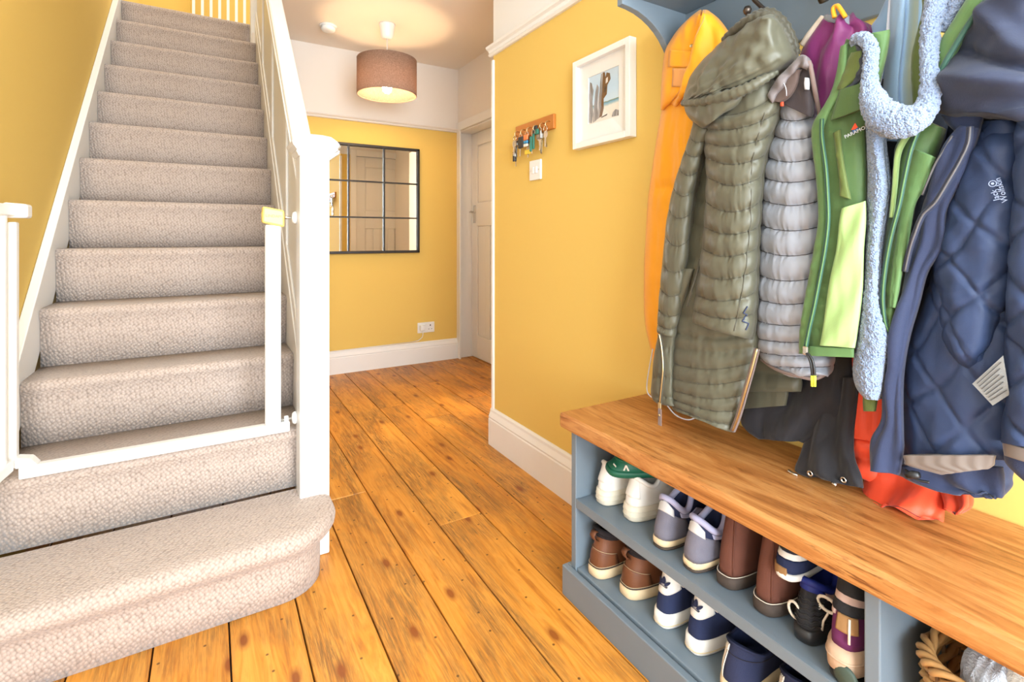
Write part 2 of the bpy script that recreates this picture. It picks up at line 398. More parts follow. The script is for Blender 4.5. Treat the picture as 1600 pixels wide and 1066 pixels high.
# upstairs: stairwell walls, landing floor and far wall
w = MB(); w.box(.36, .44, 1.40, 4.06, ZC + .09, 5.0); w.box(XL, .44, 1.32, 1.40, ZC + .09, 5.0); st(w.build('wall_stairwell', 'white_wall'))
w = MB(); w.box(XL, 2.05, 6.3, 6.4, 2.4, 5.0); w.box(XL, -.15, 5.34, 5.44, 2.4, 5.0); st(w.build('wall_landing', 'yellow_paint'))
w = MB(); w.box(2.05, 2.13, 4.06, 6.4, 2.4, 5.0); w.box(.44, 2.05, 3.98, 4.06, 2.52, 5.0); st(w.build('wall_upper', 'white_wall'))
st(box('floor_landing', XL, 2.05, 4.30, 6.3, 2.40, 2.534, 'carpet'))
m = MB(); m.box(XL - .1, 2.13, 1.3, 6.4, 5.0, 5.08); st(m.build('ceiling_upper', 'ceiling_lamp_tint'))

# ================================================================== STAIRCASE
RIS, NST = .195, 13
NY = [None, 1.50, 1.795] + [1.433 + .202*k for k in range(3, 14)]
XA, XB = -.485, .267
stairs = thing('staircase', 'straight staircase with beige loop carpet, white strings and panelled balustrade', 'staircase', (-.1, 1.54, 0))
# bottom step with a bullnose end wrapping the newel
path = [(XL, 1.54), (-.3, 1.54), (-.1, 1.54), (.05, 1.54), (.17, 1.54)]
for k in range(1, 9):
    a = k/8*PI/2; path.append((.17 + .122*math.sin(a), 1.662 - .122*math.cos(a)))
path += [(.292, 1.70), (.292, 1.79)]
nrm = []
for i in range(len(path)):
    a = Vector(path[max(0, i - 1)]); b = Vector(path[min(len(path) - 1, i + 1)]); d = (b - a).normalized(); nrm.append(Vector((d.y, -d.x)))
prof = [(0, 0), (0, .06), (.0, .105), (.006, .122), (.020, .132), (.034, .142), (.043, .156), (.045, .170), (.040, .184), (.028, .193), (.012, .1965), (-.03, .197)]
P = [[(path[i][0] + nrm[i].x*o, path[i][1] + nrm[i].y*o, z) for i in range(len(path))] for o, z in prof]
m = MB(); m.grid(P); n0 = (len(prof) - 1)*len(path)
top = [n0 + i for i in range(len(path))]; m.v.append(Vector((XL, 1.79, .197))); m.f.append(tuple(top + [len(m.v) - 1]))
m.v += [Vector((XL, 1.79, 0))]; m.f.append(tuple([i for i in range(len(path))][::-1] + [len(m.v) - 1][::-1]))
m.build('step', 'carpet', stairs, True)
for k in range(2, NST + 1):
    y, z, zb = NY[k], k*RIS, (k - 1)*RIS
    yb = (NY[k + 1] + .06) if k < NST else 4.32
    pr = [(yb, z)] + [(y + .03, z)]
    for j in range(0, 9):
        a = j/8*PI*.62; pr.append((y + .020 - .020*math.sin(a), z - .020 + .020*math.cos(a)))
    pr += [(y + .010, z - .040), (y + .014, z - .08), (y + .016, zb + .0005), (yb, zb + .0005)]
    # soften along the width so the carpet looks laid over wood
    N = 10; rows = []
    for i in range(N + 1):
        x = XA + (XB - XA)*i/N; rows.append([(x, p[0] + (.0015*noise.noise(Vector((x*6, k*3.1, p[1]*4)))), p[1]) for p in pr])
    m = MB(); m.grid(rows, True); n = len(pr); m.f.append(tuple(range(n))[::-1]); m.f.append(tuple(N*n + i for i in range(n)))
    m.build('step', 'carpet', stairs, True)
    o = m
def nose(y): return (y - 1.433)*RIS/.202
def string(x0, x1, up, dn, y0, y1, name, mat='white_gloss'):
    pts = [(y0, max(0, nose(y0) - dn)), (y1, nose(y1) - dn), (y1, nose(y1) + up), (y0, nose(y0) + up)]
    m = MB(); m.prism(pts, 'x', x0, x1); return m.build(name, mat, stairs, bev=.003)
string(XL + .001, XA - .001, .062, .26, 1.56, 4.10, 'wall_string')
string(XB + .001, .312, .085, .30, 1.80, 3.97, 'outer_string')
def strip(x0, x1, a0, a1, y0, y1, name, parent=stairs, mat='white_gloss', bev=.003):
    m = MB(); m.prism([(y0, nose(y0) + a0), (y1, nose(y1) + a0), (y1, nose(y1) + a1), (y0, nose(y0) + a1)], 'x', x0, x1); return m.build(name, mat, parent, bev=bev)
strip(.281, .295, .08, .80, 1.80, 3.96, 'balustrade_panel', mat='white_satin')
strip(.272, .281, .085, .15, 1.80, 3.96, 'panel_moulding')
strip(.272, .281, .72, .79, 1.80, 3.96, 'panel_moulding')
for y in (2.30, 2.86, 3.42):
    m = MB(); m.prism([(y, nose(y) + .14), (y + .07, nose(y + .07) + .14), (y + .07, nose(y + .07) + .73), (y, nose(y) + .73)], 'x', .271, .281); m.build('panel_stile', 'white_gloss', stairs, bev=.002)
hr = strip(.252, .322, .795, .86, 1.79, 3.98, 'handrail', bev=.010)
strip(.247, .253, .815, .832, 1.80, 3.97, 'rail_bead', hr)
# newel posts with moulded square caps
def newel(x0, x1, y0, y1, z0, z1, capz):
    m = MB(); m.box(x0, x1, y0, y1, z0, z1); nw = m.build('newel_post', 'white_gloss', stairs, bev=.004)
    cx, cy = (x0 + x1)/2, (y0 + y1)/2; h = (x1 - x0)/2
    rings = [(h + .004, 0), (h + .012, .012), (h + .010, .018), (h + .022, .030), (h + .026, .040), (h + .022, .046), (h + .020, .050), (h + .004, .066), (h - .018, .074), (0.004, .078)]
    m = MB(); n = len(rings)
    for r, z in rings: m.v += [Vector((cx - r, cy - r, capz + z)), Vector((cx + r, cy - r, capz + z)), Vector((cx + r, cy + r, capz + z)), Vector((cx - r, cy + r, capz + z))]
    for i in range(n - 1):
        for k in range(4): m.f.append((i*4 + k, i*4 + (k + 1) % 4, i*4 + 4 + (k + 1) % 4, i*4 + 4 + k))
    m.f += [(3, 2, 1, 0), tuple((n - 1)*4 + k for k in range(4))]
    m.build('newel_cap', 'white_gloss', nw)
newel(.243, .332, 1.712, 1.800, 0, 1.29, 1.275)
newel(.243, .332, 3.965, 4.054, 2.05, 3.50, 3.49)
m = MB(); m.prism([(1.80, 0), (3.92, 0), (3.92, 2.1), (1.80, .12)], 'x', .296, .312); m.build('spandrel_panel', 'white_satin', stairs)
# landing balustrade
lb = thing('landing_balustrade', 'row of slim white square balusters on the upstairs landing', 'balustrade', (.1, 5.3, 2.535))
for k in range(8): box('baluster', -.135 + k*.0665, -.135 + k*.0665 + .022, 5.29, 5.312, 2.60, 3.45, 'white_gloss', lb)
box('bottom_rail', -.14, .42, 5.27, 5.33, 2.535, 2.60, 'white_gloss', lb); box('top_rail', -.14, .42, 5.265, 5.335, 3.45, 3.50, 'white_gloss', lb, .01)

# ================================================================== SAFETY GATE
gate = thing('safety_gate', 'white metal child safety gate with a yellow latch, clamped across the stairs', 'safety gate', (-.1, 1.8, .392))
GY = 1.775
m = MB(); m.box(-.425, .222, GY, GY + .028, .392, .424); bar = m.build('bottom_bar', 'white_plastic', gate, bev=.004)
m = MB(); m.box(.150, .196, GY, GY + .026, .424, 1.058); m.build('upright', 'white_plastic', gate, bev=.005)
m = MB(); m.box(-.446, -.428, GY, GY + .026, .424, 1.058); m.build('upright', 'white_plastic', gate, bev=.004)
m = MB(); m.prism([(.140, 1.064), (.205, 1.050), (.205, 1.104), (.142, 1.116)], 'y', GY - .010, GY + .036); lt = m.build('latch', 'gate_yellow', gate, bev=.006)
m = MB(); m.lathe([(.0, 0), (.012, .0), (.012, .005), (.0, .005)], (.140, GY + .013, 1.088), 14, 'x'); m.build('release_button', 'gate_yellow', lt)
for z in (1.082, .430):
    m = MB(); m.tube([(.196, GY + .013, z), (.236, GY + .013, z)], .0045, 10); sp = m.build('spindle', 'chrome', gate, True)
    m = MB(); m.lathe([(.006, 0), (.016, .002), (.020, .008), (.020, .014), (.0, .014)], (.2285, GY + .013, z), 16, 'x'); m.build('clamp_pad', 'white_plastic', sp, True)
    if z < .5:
        m = MB(); m.lathe([(.011, 0), (.011, .012)], (.206, GY + .013, z), 10, 'x'); m.build('adjust_nut', 'white_plastic', sp, True)
# the gate leaf, swung open towards the hall along the wall side
def leafp(d, z, o=0): return (-.436 - d*.10 + o, GY - d, z)
L = .66
def lbar(d0, d1, z0, z1, t=.010):
    m = MB(); a0, a1 = leafp(d0, 0), leafp(d1, 0)
    m.addg(*[[(a0[0] - t, a0[1], z0), (a0[0] + t, a0[1], z0), (a1[0] + t, a1[1], z0), (a1[0] - t, a1[1], z0), (a0[0] - t, a0[1], z1), (a0[0] + t, a0[1], z1), (a1[0] + t, a1[1], z1), (a1[0] - t, a1[1], z1)], boxv(0, 1, 0, 1, 0, 1)[1]]); return m
lbar(-.02, L, 1.072, 1.102, .011).build('top_rail', 'white_plastic', gate, bev=.004)
m = MB(); m.prism([(-.452, 1.068), (-.404, 1.068), (-.404, 1.104), (-.452, 1.108)], 'y', GY - .012, GY + .034); m.build('hinge_cap', 'white_plastic', gate, bev=.006)
lbar(.02, L, .425, .455, .011).build('lower_rail', 'white_plastic', gate, bev=.004)
for k in range(8): d = .045 + k*.082; lbar(d, d + .016, .45, 1.076, .008).build('gate_bar', 'white_plastic', gate, bev=.003)
m = MB(); m.prism([(-.430, .424), (-.385, .424), (-.400, .445), (-.430, .452)], 'y', GY - .008, GY + .030); m.build('hinge_foot', 'white_plastic', gate, bev=.004)
# ================================================================== MIRROR, LAMP, WALL FITTINGS
mir = thing('wall_mirror', 'large black-framed window-pane mirror on the yellow back wall', 'mirror', (1.0, 3.90, .89))
MX0, MX1, MZ0, MZ1 = .62, 1.447, .892, 1.722
fy0, fy1 = 3.884, 3.924
def mrot(v):                      # hung very slightly turned
    v = Vector(v); return v
cols = [MX0 + .018, .8917, 1.160, MX1 - .022]; rws = [MZ0 + .018, 1.167, 1.440, MZ1 - .022]
m = MB(); m.box(MX0, MX0 + .02, fy0, fy1, MZ0, MZ1); m.box(MX1 - .02, MX1, fy0, fy1, MZ0, MZ1); m.box(MX0, MX1, fy0, fy1, MZ0, MZ0 + .02); m.box(MX0, MX1, fy0, fy1, MZ1 - .02, MZ1)
m.build('frame', 'black_metal', mir, bev=.003)
for x in cols[1:3]: box('glazing_bar', x - .006, x + .006, fy0 + .004, fy1 - .012, MZ0 + .01, MZ1 - .01, 'black_metal', mir)
for z in rws[1:3]: box('glazing_bar', MX0 + .01, MX1 - .01, fy0 + .006, fy1 - .012, z - .0055, z + .0055, 'black_metal', mir)
for i in range(3):
    for j in range(3):
        a, b, c, d = cols[i], cols[i + 1], rws[j], rws[j + 1]
        tl = .016
        v = [(a, 3.902 - 0*tl, c), (b, 3.902, c), (b, 3.902, d), (a, 3.902, d), (a, 3.906, c), (b, 3.906, c), (b, 3.906, d), (a, 3.906, d)]
        mk('mirror_pane', v, [(0, 1, 2, 3), (4, 7, 6, 5), (0, 4, 5, 1), (1, 5, 6, 2), (2, 6, 7, 3), (3, 7, 4, 0)], 'mirror', mir)
# pendant lamp
LX, LY = 1.009, 3.319
lamp = thing('pendant_lamp', 'drum pendant lamp with taupe linen shade, lit, hanging from the hall ceiling', 'lamp', (LX, LY, ZC))
m = MB(); m.lathe([(.0, 0), (.052, 0), (.052, -.012), (.046, -.028), (.040, -.080), (.030, -.096), (.0, -.098)], (LX, LY, ZC), 24); m.build('ceiling_rose', 'white_plastic', lamp, True)
m = MB(); m.tube([(LX, LY, ZC - .09), (LX, LY, 2.11)], .0035, 8); m.build('cord', 'white_plastic', lamp, True)
SZ0, SZ1, SR = 1.958, 2.188, .193
sh = MB(); sh.lathe([(SR, SZ0), (SR, SZ1), (SR - .003, SZ1), (SR - .003, SZ0), (SR, SZ0)], (LX, LY, 0), 56)
sh.f = [f for f in sh.f if len(f) == 4]; sho = sh.build('lamp_shade', 'shade', lamp, True)
for z in (SZ0, SZ1):
    m = MB(); m.tube([(LX + (SR - .002)*math.cos(t*PI/24), LY + (SR - .002)*math.sin(t*PI/24), z) for t in range(48)], .003, 6, True); m.build('rim', 'shade', sho, True)
m = MB()
for k in range(3): a = k*2*PI/3 + .4; m.tube([(LX + .02*math.cos(a), LY + .02*math.sin(a), 2.10), (LX + (SR - .004)*math.cos(a), LY + (SR - .004)*math.sin(a), SZ1 - .012)], .0018, 6)
m.build('shade_spider', 'white_plastic', lamp, True)
m = MB(); m.lathe([(.0, 2.125), (.014, 2.125), (.020, 2.11), (.020, 2.06), (.0, 2.06)], (LX, LY, 0), 18); m.build('lamp_holder', 'white_plastic', lamp, True)
m = MB(); m.lathe([(.013, 2.062), (.015, 2.045), (.028, 2.022), (.031, 2.004), (.027, 1.984), (.014, 1.972), (.0, 1.970)], (LX, LY, 0), 20); m.build('bulb', 'bulb_glow', lamp, True)
# smoke alarm
sx, sy = .678, 3.539
sa = thing('smoke_alarm', 'round white smoke alarm fixed to the hall ceiling', 'smoke alarm', (sx, sy, ZC))
m = MB(); m.lathe([(.0, 0), (.055, 0), (.055, -.010), (.0, -.010)], (sx, sy, ZC), 28); m.build('base_plate', 'white_plastic', sa, True)
m = MB(); m.lathe([(.045, -.010), (.047, -.026), (.040, -.036), (.018, -.040), (.0, -.040)], (sx, sy, ZC), 28); m.build('alarm_body', 'white_plastic', sa, True)
# socket with plug
so = thing('double_socket', 'white double plug socket on the yellow back wall below the mirror', 'socket', (1.512, YF, .24))
box('face_plate', 1.440, 1.585, YF - .010, YF, .240, .324, 'white_plastic', so, .004)
for k in (0, 1):
    cx = 1.476 + k*.072
    if k == 0: continue
    for a in ((cx - .004, cx + .004, .292, .304), (cx - .016, cx - .008, .266, .270), (cx + .008, cx + .016, .266, .270)): box('pin_hole', a[0], a[1], YF - .0115, YF - .009, a[2], a[3], 'black_plastic', so)
for k in (0, 1): box('rocker', 1.500 + k*.014, 1.510 + k*.014, YF - .013, YF - .009, .300, .316, 'white_plastic', so, .001)
pg = thing('plug', 'white plug with a thin cable in the double socket', 'plug', (1.474, YF - .01, .27))
box('plug_body', 1.454, 1.494, YF - .042, YF - .0105, .262, .306, 'white_plastic', pg, .006)
m = MB(); m.tube([(1.474, YF - .03, .264), (1.476, YF - .034, .235), (1.470, YF - .032, .21), (1.44, YF - .028, .186), (1.40, YF - .016, .178)], .003, 6); m.tube([(1.40, YF - .016, .178), (1.1, YF - .014, .174), (.7, YF - .014, .172)], .003, 6); m.build('cable', 'white_plastic', pg, True)
# light switch
sw = thing('light_switch', 'white two-gang light switch on the yellow wall under the key rack', 'light switch', (XR, 1.815, 1.262))
box('face_plate', XR - .010, XR, 1.772, 1.858, 1.262, 1.347, 'white_plastic', sw, .003)
for y in (1.803, 1.827): box('rocker', XR - .015, XR - .009, y - .008, y + .008, 1.290, 1.318, 'white_plastic', sw, .002)
for y in (1.785, 1.845):
    m = MB(); m.lathe([(.0035, 0), (.0035, -.0012), (.0, -.0014)], (XR - .010, y, 1.3045), 8, 'x'); m.build('screw', 'chrome', sw)
# framed picture
pc = thing('framed_picture', 'white-framed print of weathered wooden posts on a beach, on the yellow wall', 'picture', (XR, 1.38, 1.35))
PY0, PY1, PZ0, PZ1 = 1.222, 1.524, 1.346, 1.672
m = MB(); f = .022
for a in ((PY0, PY0 + f, PZ0, PZ1), (PY1 - f, PY1, PZ0, PZ1), (PY0 + f, PY1 - f, PZ0, PZ0 + f), (PY0 + f, PY1 - f, PZ1 - f, PZ1)): m.box(XR - .032, XR - .001, *a)
m.build('frame', 'white_satin', pc, bev=.002)
plain('mount_card', (.86, .85, .83, 1), .8, var=.01)
mw, mz0, mz1 = .070, PZ0 + .082, PZ1 - .072
m = MB()
for a in ((PY0 + f, PY0 + mw, PZ0 + f, PZ1 - f), (PY1 - mw, PY1 - f, PZ0 + f, PZ1 - f), (PY0 + mw, PY1 - mw, PZ0 + f, mz0), (PY0 + mw, PY1 - mw, mz1, PZ1 - f)): m.box(XR - .014, XR - .010, *a)
m.build('mount', 'mount_card', pc)
def print_mat():
    t = NT('beach_print'); c = t.add('ShaderNodeTexCoord'); sp = t.add('ShaderNodeSeparateXYZ'); t.link(c.outputs['Generated'], sp.inputs[0])
    n = t.noise(c.outputs['Generated'], 6, 4)
    h = t.add('ShaderNodeMath', operation='MULTIPLY_ADD'); t.link(n, h.inputs[0]); h.inputs[1].default_value = .05; t.link(sp.outputs['Z'], h.inputs[2])
    sky = t.ramp(h.outputs[0], [(.0, S(226, 220, 208)), (.30, S(236, 230, 220)), (.335, S(170, 196, 200)), (.37, S(120, 175, 205)), (.395, S(120, 140, 110)), (.41, S(200, 222, 238)), (.7, S(186, 214, 236)), (1, S(200, 222, 240))])
    e = t.n['Principled BSDF']; t.set(sky, .6); MAT['beach_print'] = t.m
print_mat()
box('print_sheet', XR - .010, XR - .008, PY0 + mw, PY1 - mw, mz0, mz1, 'beach_print', pc)
def wood_print():
    t = NT('driftwood_print'); v = t.coord(scale=(60, 60, 5)); g = t.noise(v, 2, 4, .6, 1)
    t.set(t.ramp(g, [(.3, S(70, 66, 66)), (.5, S(150, 148, 150)), (.65, S(205, 204, 206)), (.8, S(120, 96, 70))]), .6); MAT['driftwood_print'] = t.m
wood_print()
plain('print_brown', S(112, 80, 52), .6, var=.3, vscale=120); plain('print_white', S(225, 222, 216), .6, var=.1, vscale=120); plain('print_dark', S(72, 60, 54), .6)
PW, PH = PY1 - PY0 - 2*mw, mz1 - mz0
def flat(name, pts, mat, dx, parent=pc):
    """pts in print units (0..1 from far edge to near edge, 0..1 up) as a thin printed shape"""
    m = MB(); m.prism([(PY1 - mw - a*PW, mz0 + b*PH) for a, b in pts], 'x', XR - .0101 - dx, XR - .010 + .0004); return m.build(name, mat, parent)
flat('printed_post', [(.0, .05), (.10, .02), (.16, .20), (.12, .45), (.16, .70), (.10, .86), (.04, .90), (.0, .60)], 'driftwood_print', .0004)
flat('printed_post', [(.14, .02), (.26, .05), (.30, .40), (.34, .72), (.28, .80), (.22, .60), (.17, .3)], 'driftwood_print', .0006)
flat('printed_post', [(.26, .06), (.38, .09), (.44, .40), (.54, .80), (.50, .99), (.42, .97), (.36, .60), (.28, .3)], 'driftwood_print', .0008)
flat('printed_post', [(.36, .09), (.44, .10), (.50, .25), (.50, .45), (.60, .52), (.62, .70), (.72, .80), (.70, .92), (.60, .96), (.56, .86), (.54, .98), (.48, .99), (.46, .6), (.42, .3)], 'print_brown', .001)
flat('printed_hole', [(.52, .56), (.57, .58), (.60, .66), (.57, .70), (.53, .66)], 'print_dark', .0012)
flat('printed_highlight', [(.57, .74), (.64, .76), (.64, .86), (.58, .84)], 'print_white', .0012)
flat('printed_shadow', [(.42, .07), (.60, .09), (.62, .12), (.44, .09)], 'print_dark', .0012)
flat('printed_rock', [(.76, .03), (.98, .02), (.98, .12), (.88, .16), (.80, .12)], 'driftwood_print', .0006)
box('glazing', XR - .017, XR - .016, PY0 + f, PY1 - f, PZ0 + f, PZ1 - f, 'glass', pc)
# key rack with bunches of keys
kr = thing('key_rack', 'small honey-coloured wooden key rack with brass cup hooks on the yellow wall', 'key rack', (XR, 1.82, 1.456))
box('board', XR - .014, XR, 1.672, 1.968, 1.456, 1.516, 'honey_wood', kr, .003)
KY = [1.935, 1.885, 1.835, 1.785, 1.735, 1.695]
for y in KY:
    m = MB(); m.tube([(XR - .014, y, 1.487), (XR - .026, y, 1.488), (XR - .036, y, 1.482), (XR - .038, y, 1.472), (XR - .032, y, 1.465), (XR - .024, y, 1.467)], .002, 7); m.build('cup_hook', 'brass', kr, True)
plain('key_green', S(20, 110, 92), .4); plain('key_card_blue', S(50, 140, 190), .4); plain('key_card_orange', S(226, 128, 70), .4); plain('key_fob_white', S(228, 226, 218), .4); plain('key_tag_yellow', S(226, 196, 60), .4); plain('key_metal_dark', (.30, .29, .27, 1), .3, .9)
def key(mb, c, l=.05, w=.011, a=0.0):
    """flat key: round bow, shaft with teeth, hanging from point c, swung by a in the wall plane"""
    R = Matrix.Rotation(a, 3, 'X'); th = .0011
    pts = [(w*math.cos(t*PI/6), -w + w*math.sin(t*PI/6)) for t in range(-2, 9)]
    s = w*.36; L_ = -w*2
    shaft = [(-s, L_ + .001), (-s, -l)] + [(0, -l - .002)] + [(s, -l + .002), (s*.4, -l + .006), (s, -l + .010), (s*.4, -l + .014), (s, -l + .019), (s, L_ + .001)]
    poly = pts + shaft
    n = len(poly); b = len(mb.v)
    for dx in (-th, th):
        for p in poly: mb.v.append(Vector(c) + R @ Vector((dx, p[0], p[1])))
    mb.f.append(tuple(b + i for i in range(n))); mb.f.append(tuple(b + n + i for i in range(n))[::-1])
    for i in range(n): mb.f.append((b + i, b + (i + 1) % n, b + n + (i + 1) % n, b + n + i))
def bunch(y, label, keys, extras, x=XR - .037):
    t = thing('key_bunch', label, 'keys', (x, y, 1.47), 'keys on the rack')
    m = MB(); zc = 1.455
    m.tube([(x, y + .012*math.cos(a*PI/8), zc + .013*math.sin(a*PI/8)) for a in range(16)], .0012, 6, True); m.build('split_ring', 'chrome', t, True)
    for (dy, l, w, a, dx, mat) in keys:
        m = MB(); key(m, (x + dx, y + dy, zc - .008), l*1.25, w*1.25, a); m.build('key', mat, t)
    for (nm, dy, z0, z1, hw, dx, mat) in extras:
        m = MB(); m.box(x + dx - .004, x + dx + .004, y + dy - hw, y + dy + hw, z0, z1); m.build(nm, mat, t, bev=.003)
bunch(KY[0], 'bunch of steel keys with a black fob at the end of the rack', [(-.006, .055, .013, .15, -.004, 'chrome'), (.004, .058, .013, -.1, .0, 'chrome'), (.010, .062, .014, -.25, .004, 'key_metal_dark'), (-.012, .072, .010, .1, .006, 'chrome'), (0, .09, .008, .05, .009, 'chrome')], [('fob', .008, 1.355, 1.398, .009, .002, 'black_plastic')])
bunch(KY[1], 'black oval car key fob with a short key on the rack', [(.004, .06, .010, .1, .004, 'chrome')], [('fob', .0, 1.405, 1.455, .018, 0, 'black_plastic')])
bunch(KY[2], 'keys with an orange and blue tag and a yellow label', [(-.010, .07, .011, .12, .006, 'chrome'), (.012, .062, .011, -.2, .006, 'chrome')], [('tag', .003, 1.432, 1.456, .016, -.003, 'key_card_orange'), ('tag', .003, 1.418, 1.431, .016, -.003, 'key_card_blue'), ('tag', .003, 1.405, 1.417, .016, -.003, 'key_fob_white'), ('key_label', .0, 1.372, 1.392, .020, .004, 'key_tag_yellow')])
bunch(KY[3], 'keys on green lanyard strips beside a black fob', [(.012, .06, .011, .1, .006, 'chrome')], [('lanyard', -.008, 1.385, 1.45, .006, -.004, 'key_green'), ('lanyard', .006, 1.376, 1.44, .006, -.008, 'key_green'), ('fob', -.002, 1.445, 1.485, .015, .008, 'black_plastic')])
bunch(KY[4], 'crowded bunch of silver keys with a round patterned fob', [(-.01, .058, .013, .15, 0, 'chrome'), (.012, .055, .013, -.15, .004, 'chrome'), (.002, .066, .012, .02, .008, 'key_metal_dark'), (-.014, .07, .010, .2, .01, 'brass')], [('fob', .0, 1.420, 1.455, .017, -.004, 'key_metal_dark'), ('fob', .006, 1.44, 1.462, .010, -.010, 'key_green')])
bunch(KY[5], 'small pair of bright keys on the hook nearest the picture', [(-.004, .05, .012, .1, 0, 'chrome'), (.006, .052, .012, -.12, .004, 'chrome')], [])
# ================================================================== BENCH AND COAT RACK
BX, BZ, BL = .848, .525, 1.168                      # worktop front, top height, left end
def worktop():
    m = MB(); m.box(BX, XR - .001, -.55, BL, .483, BZ); o = m.build('bench_top', 'oak', None, bev=.007)
    tag(o, 'thick waxed oak bench top over the shoe cabinet', 'bench top')
    b = MB(); return o
worktop()
cab = thing('shoe_cabinet', 'blue-grey painted open shoe cabinet under the oak bench top', 'cabinet', (1.03, .4, 0))
CXF, CYL = .885, 1.160
XB2 = XR - .002
def cbox(n, *a, bev=.0025, parent=cab): return box(n, *a, 'blue_grey_paint', parent, bev)
cbox('side_panel', CXF, XB2, CYL - .021, CYL, .0, .483)
cbox('divider', CXF, XB2, .383, .406, .0, .483)
cbox('side_panel', CXF, XB2, -.52, -.50, 0, .483)
cbox('shelf', CXF, XB2 - .006, .406, CYL - .021, .257, .282)
sh2 = cbox('bottom_shelf', CXF + .004, XB2 - .006, .406, CYL - .021, .062, .088)
cbox('bottom_shelf', CXF + .004, XB2 - .006, -.50, .383, .062, .088)
cbox('top_rail', CXF, CXF + .02, .406, CYL - .021, .471, .483); cbox('top_rail', CXF, CXF + .02, -.50, .383, .471, .483)
cbox('back_panel', XB2 - .005, XB2, -.50, CYL - .021, .0, .483)
cbox('plinth', .865, CXF - .002, -.52, CYL + .017, 0, .084)
cbox('plinth_return', CXF - .002, XB2, CYL, CYL + .017, 0, .084)
cbox('shelf_lip', CXF - .0005, CXF + .012, .406, CYL - .021, .2815, .2832, bev=.0005)

rack = thing('coat_rack', 'blue-grey wall-mounted coat rack with a shelf, curved bracket and bronze hooks', 'coat rack', (1.18, .3, 1.478))
def rbox(n, *a, bev=.003, parent=rack): return box(n, *a, 'blue_grey_paint', parent, bev)
rbox('backboard', XR - .019, XR - .001, -.55, 1.027, 1.478, 1.663)
rbox('rack_shelf', .935, XR - .001, -.55, 1.030, 1.663, 1.685)
cur = [(.937, 1.636), (.965, 1.634), (.995, 1.629), (1.025, 1.619), (1.049, 1.607), (1.070, 1.593), (1.090, 1.575), (1.108, 1.553), (1.124, 1.528), (1.136, 1.505), (1.146, 1.478), (1.150, 1.455), (1.199, 1.455), (1.199, 1.663), (.937, 1.663)]
m = MB(); m.prism(cur, 'y', 1.007, 1.027); m.build('bracket', 'blue_grey_paint', rack, bev=.0015)
HKY = [.745, .588, .44, .30]
def hook(y, zc=1.560, top=True):
    x = XR - .019
    m = MB(); m.lathe([(.0, 0), (.016, 0), (.016, -.004), (.010, -.007), (0, -.007)], (x, y, zc), 14, 'x'); hk = m.build('hook', 'dark_bronze', rack, True)
    m = MB(); m.tube([(x - .004, y, zc), (x - .03, y, zc - .008), (x - .055, y, zc - .035), (x - .075, y, zc - .045), (x - .092, y, zc - .030), (x - .096, y, zc - .012)], [.0065, .006, .0055, .0055, .0055, .005], 8); m.build('lower_prong', 'dark_bronze', hk, True)
    if not top: return
    m = MB(); m.tube([(x - .004, y, zc + .004), (x - .035, y, zc + .010), (x - .07, y, zc + .022), (x - .098, y, zc + .045)], [.006, .0055, .005, .005], 8); m.build('upper_prong', 'dark_bronze', hk, True)
    for (dx, dz) in ((-.096, -.008), (-.10, .05)):
        m = MB(); m.lathe([(0, -.010), (.007, -.008), (.010, 0), (.007, .008), (0, .010)], (x + dx, y, zc + dz), 12); m.build('hook_ball', 'dark_bronze', hk, True)
for y in HKY: hook(y)
hook(.925, 1.558, False)

# ================================================================== SHOES
def lin(c, k=1): return tuple(x*k for x in c[:3]) + (1,)
def leather(name, col, rough=.5, var=.25, vs=14, bump=.3, bs=240, spec=.4, sheen=0):
    return plain(name, col, rough, var=var, vscale=vs, bump=bump, bscale=bs, spec=spec, sheen=sheen)
leather('white_leather', S(226, 222, 214), .45, .05, 20); leather('off_white_rubber', S(214, 204, 184), .6, .12, 16); leather('clog_green', S(10, 84, 60), .5, .15)
leather('grey_suede', S(108, 106, 118), .85, .15, 40, .5, 400); leather('silver_trim', S(196, 194, 192), .4, .05); leather('lilac_mesh', S(176, 176, 206), .8, .08); leather('navy_mesh', S(36, 42, 72), .8, .15)
leather('brown_suede', S(100, 62, 50), .85, .3, 16, .4, 420, .2); leather('dark_sole', S(66, 54, 46), .75, .25); leather('tan_leather', S(108, 64, 38), .5, .45, 16); leather('dark_lining', S(38, 32, 34), .9); leather('cream_sole', S(212, 188, 150), .6, .15)
leather('navy_suede', S(38, 46, 76), .85, .15, 30, .4, 420, .25); leather('navy_canvas', S(44, 48, 72), .9, .1, 20, .5, 600, .2); leather('black_mesh', S(34, 34, 38), .8, .2, 40, .7, 300); leather('royal_blue', S(24, 40, 120), .55)
leather('tan_webbing', S(150, 112, 70), .8); leather('purple_mesh', S(98, 36, 84), .8); leather('sand_midsole', S(188, 158, 132), .75, .15, 30); leather('green_rubber', S(62, 76, 66), .6); leather('stitch_white', S(220, 208, 190), .7); leather('pink_canvas', S(196, 168, 158), .8)
def outline(th, L, W, toe=.92, heel=.80):
    x = (1 - math.cos(th))/2; s = math.sin(th)
    pr = heel + (1 - heel)*max(0, min(1, (x - .25)/.4)) - (1 - toe)*max(0, (x - .72)/.28)
    waist = 1 - .10*math.exp(-((x - .40)/.16)**2)
    y = W/2*pr*waist*math.copysign(abs(s)**.62, s)
    return x*L, y
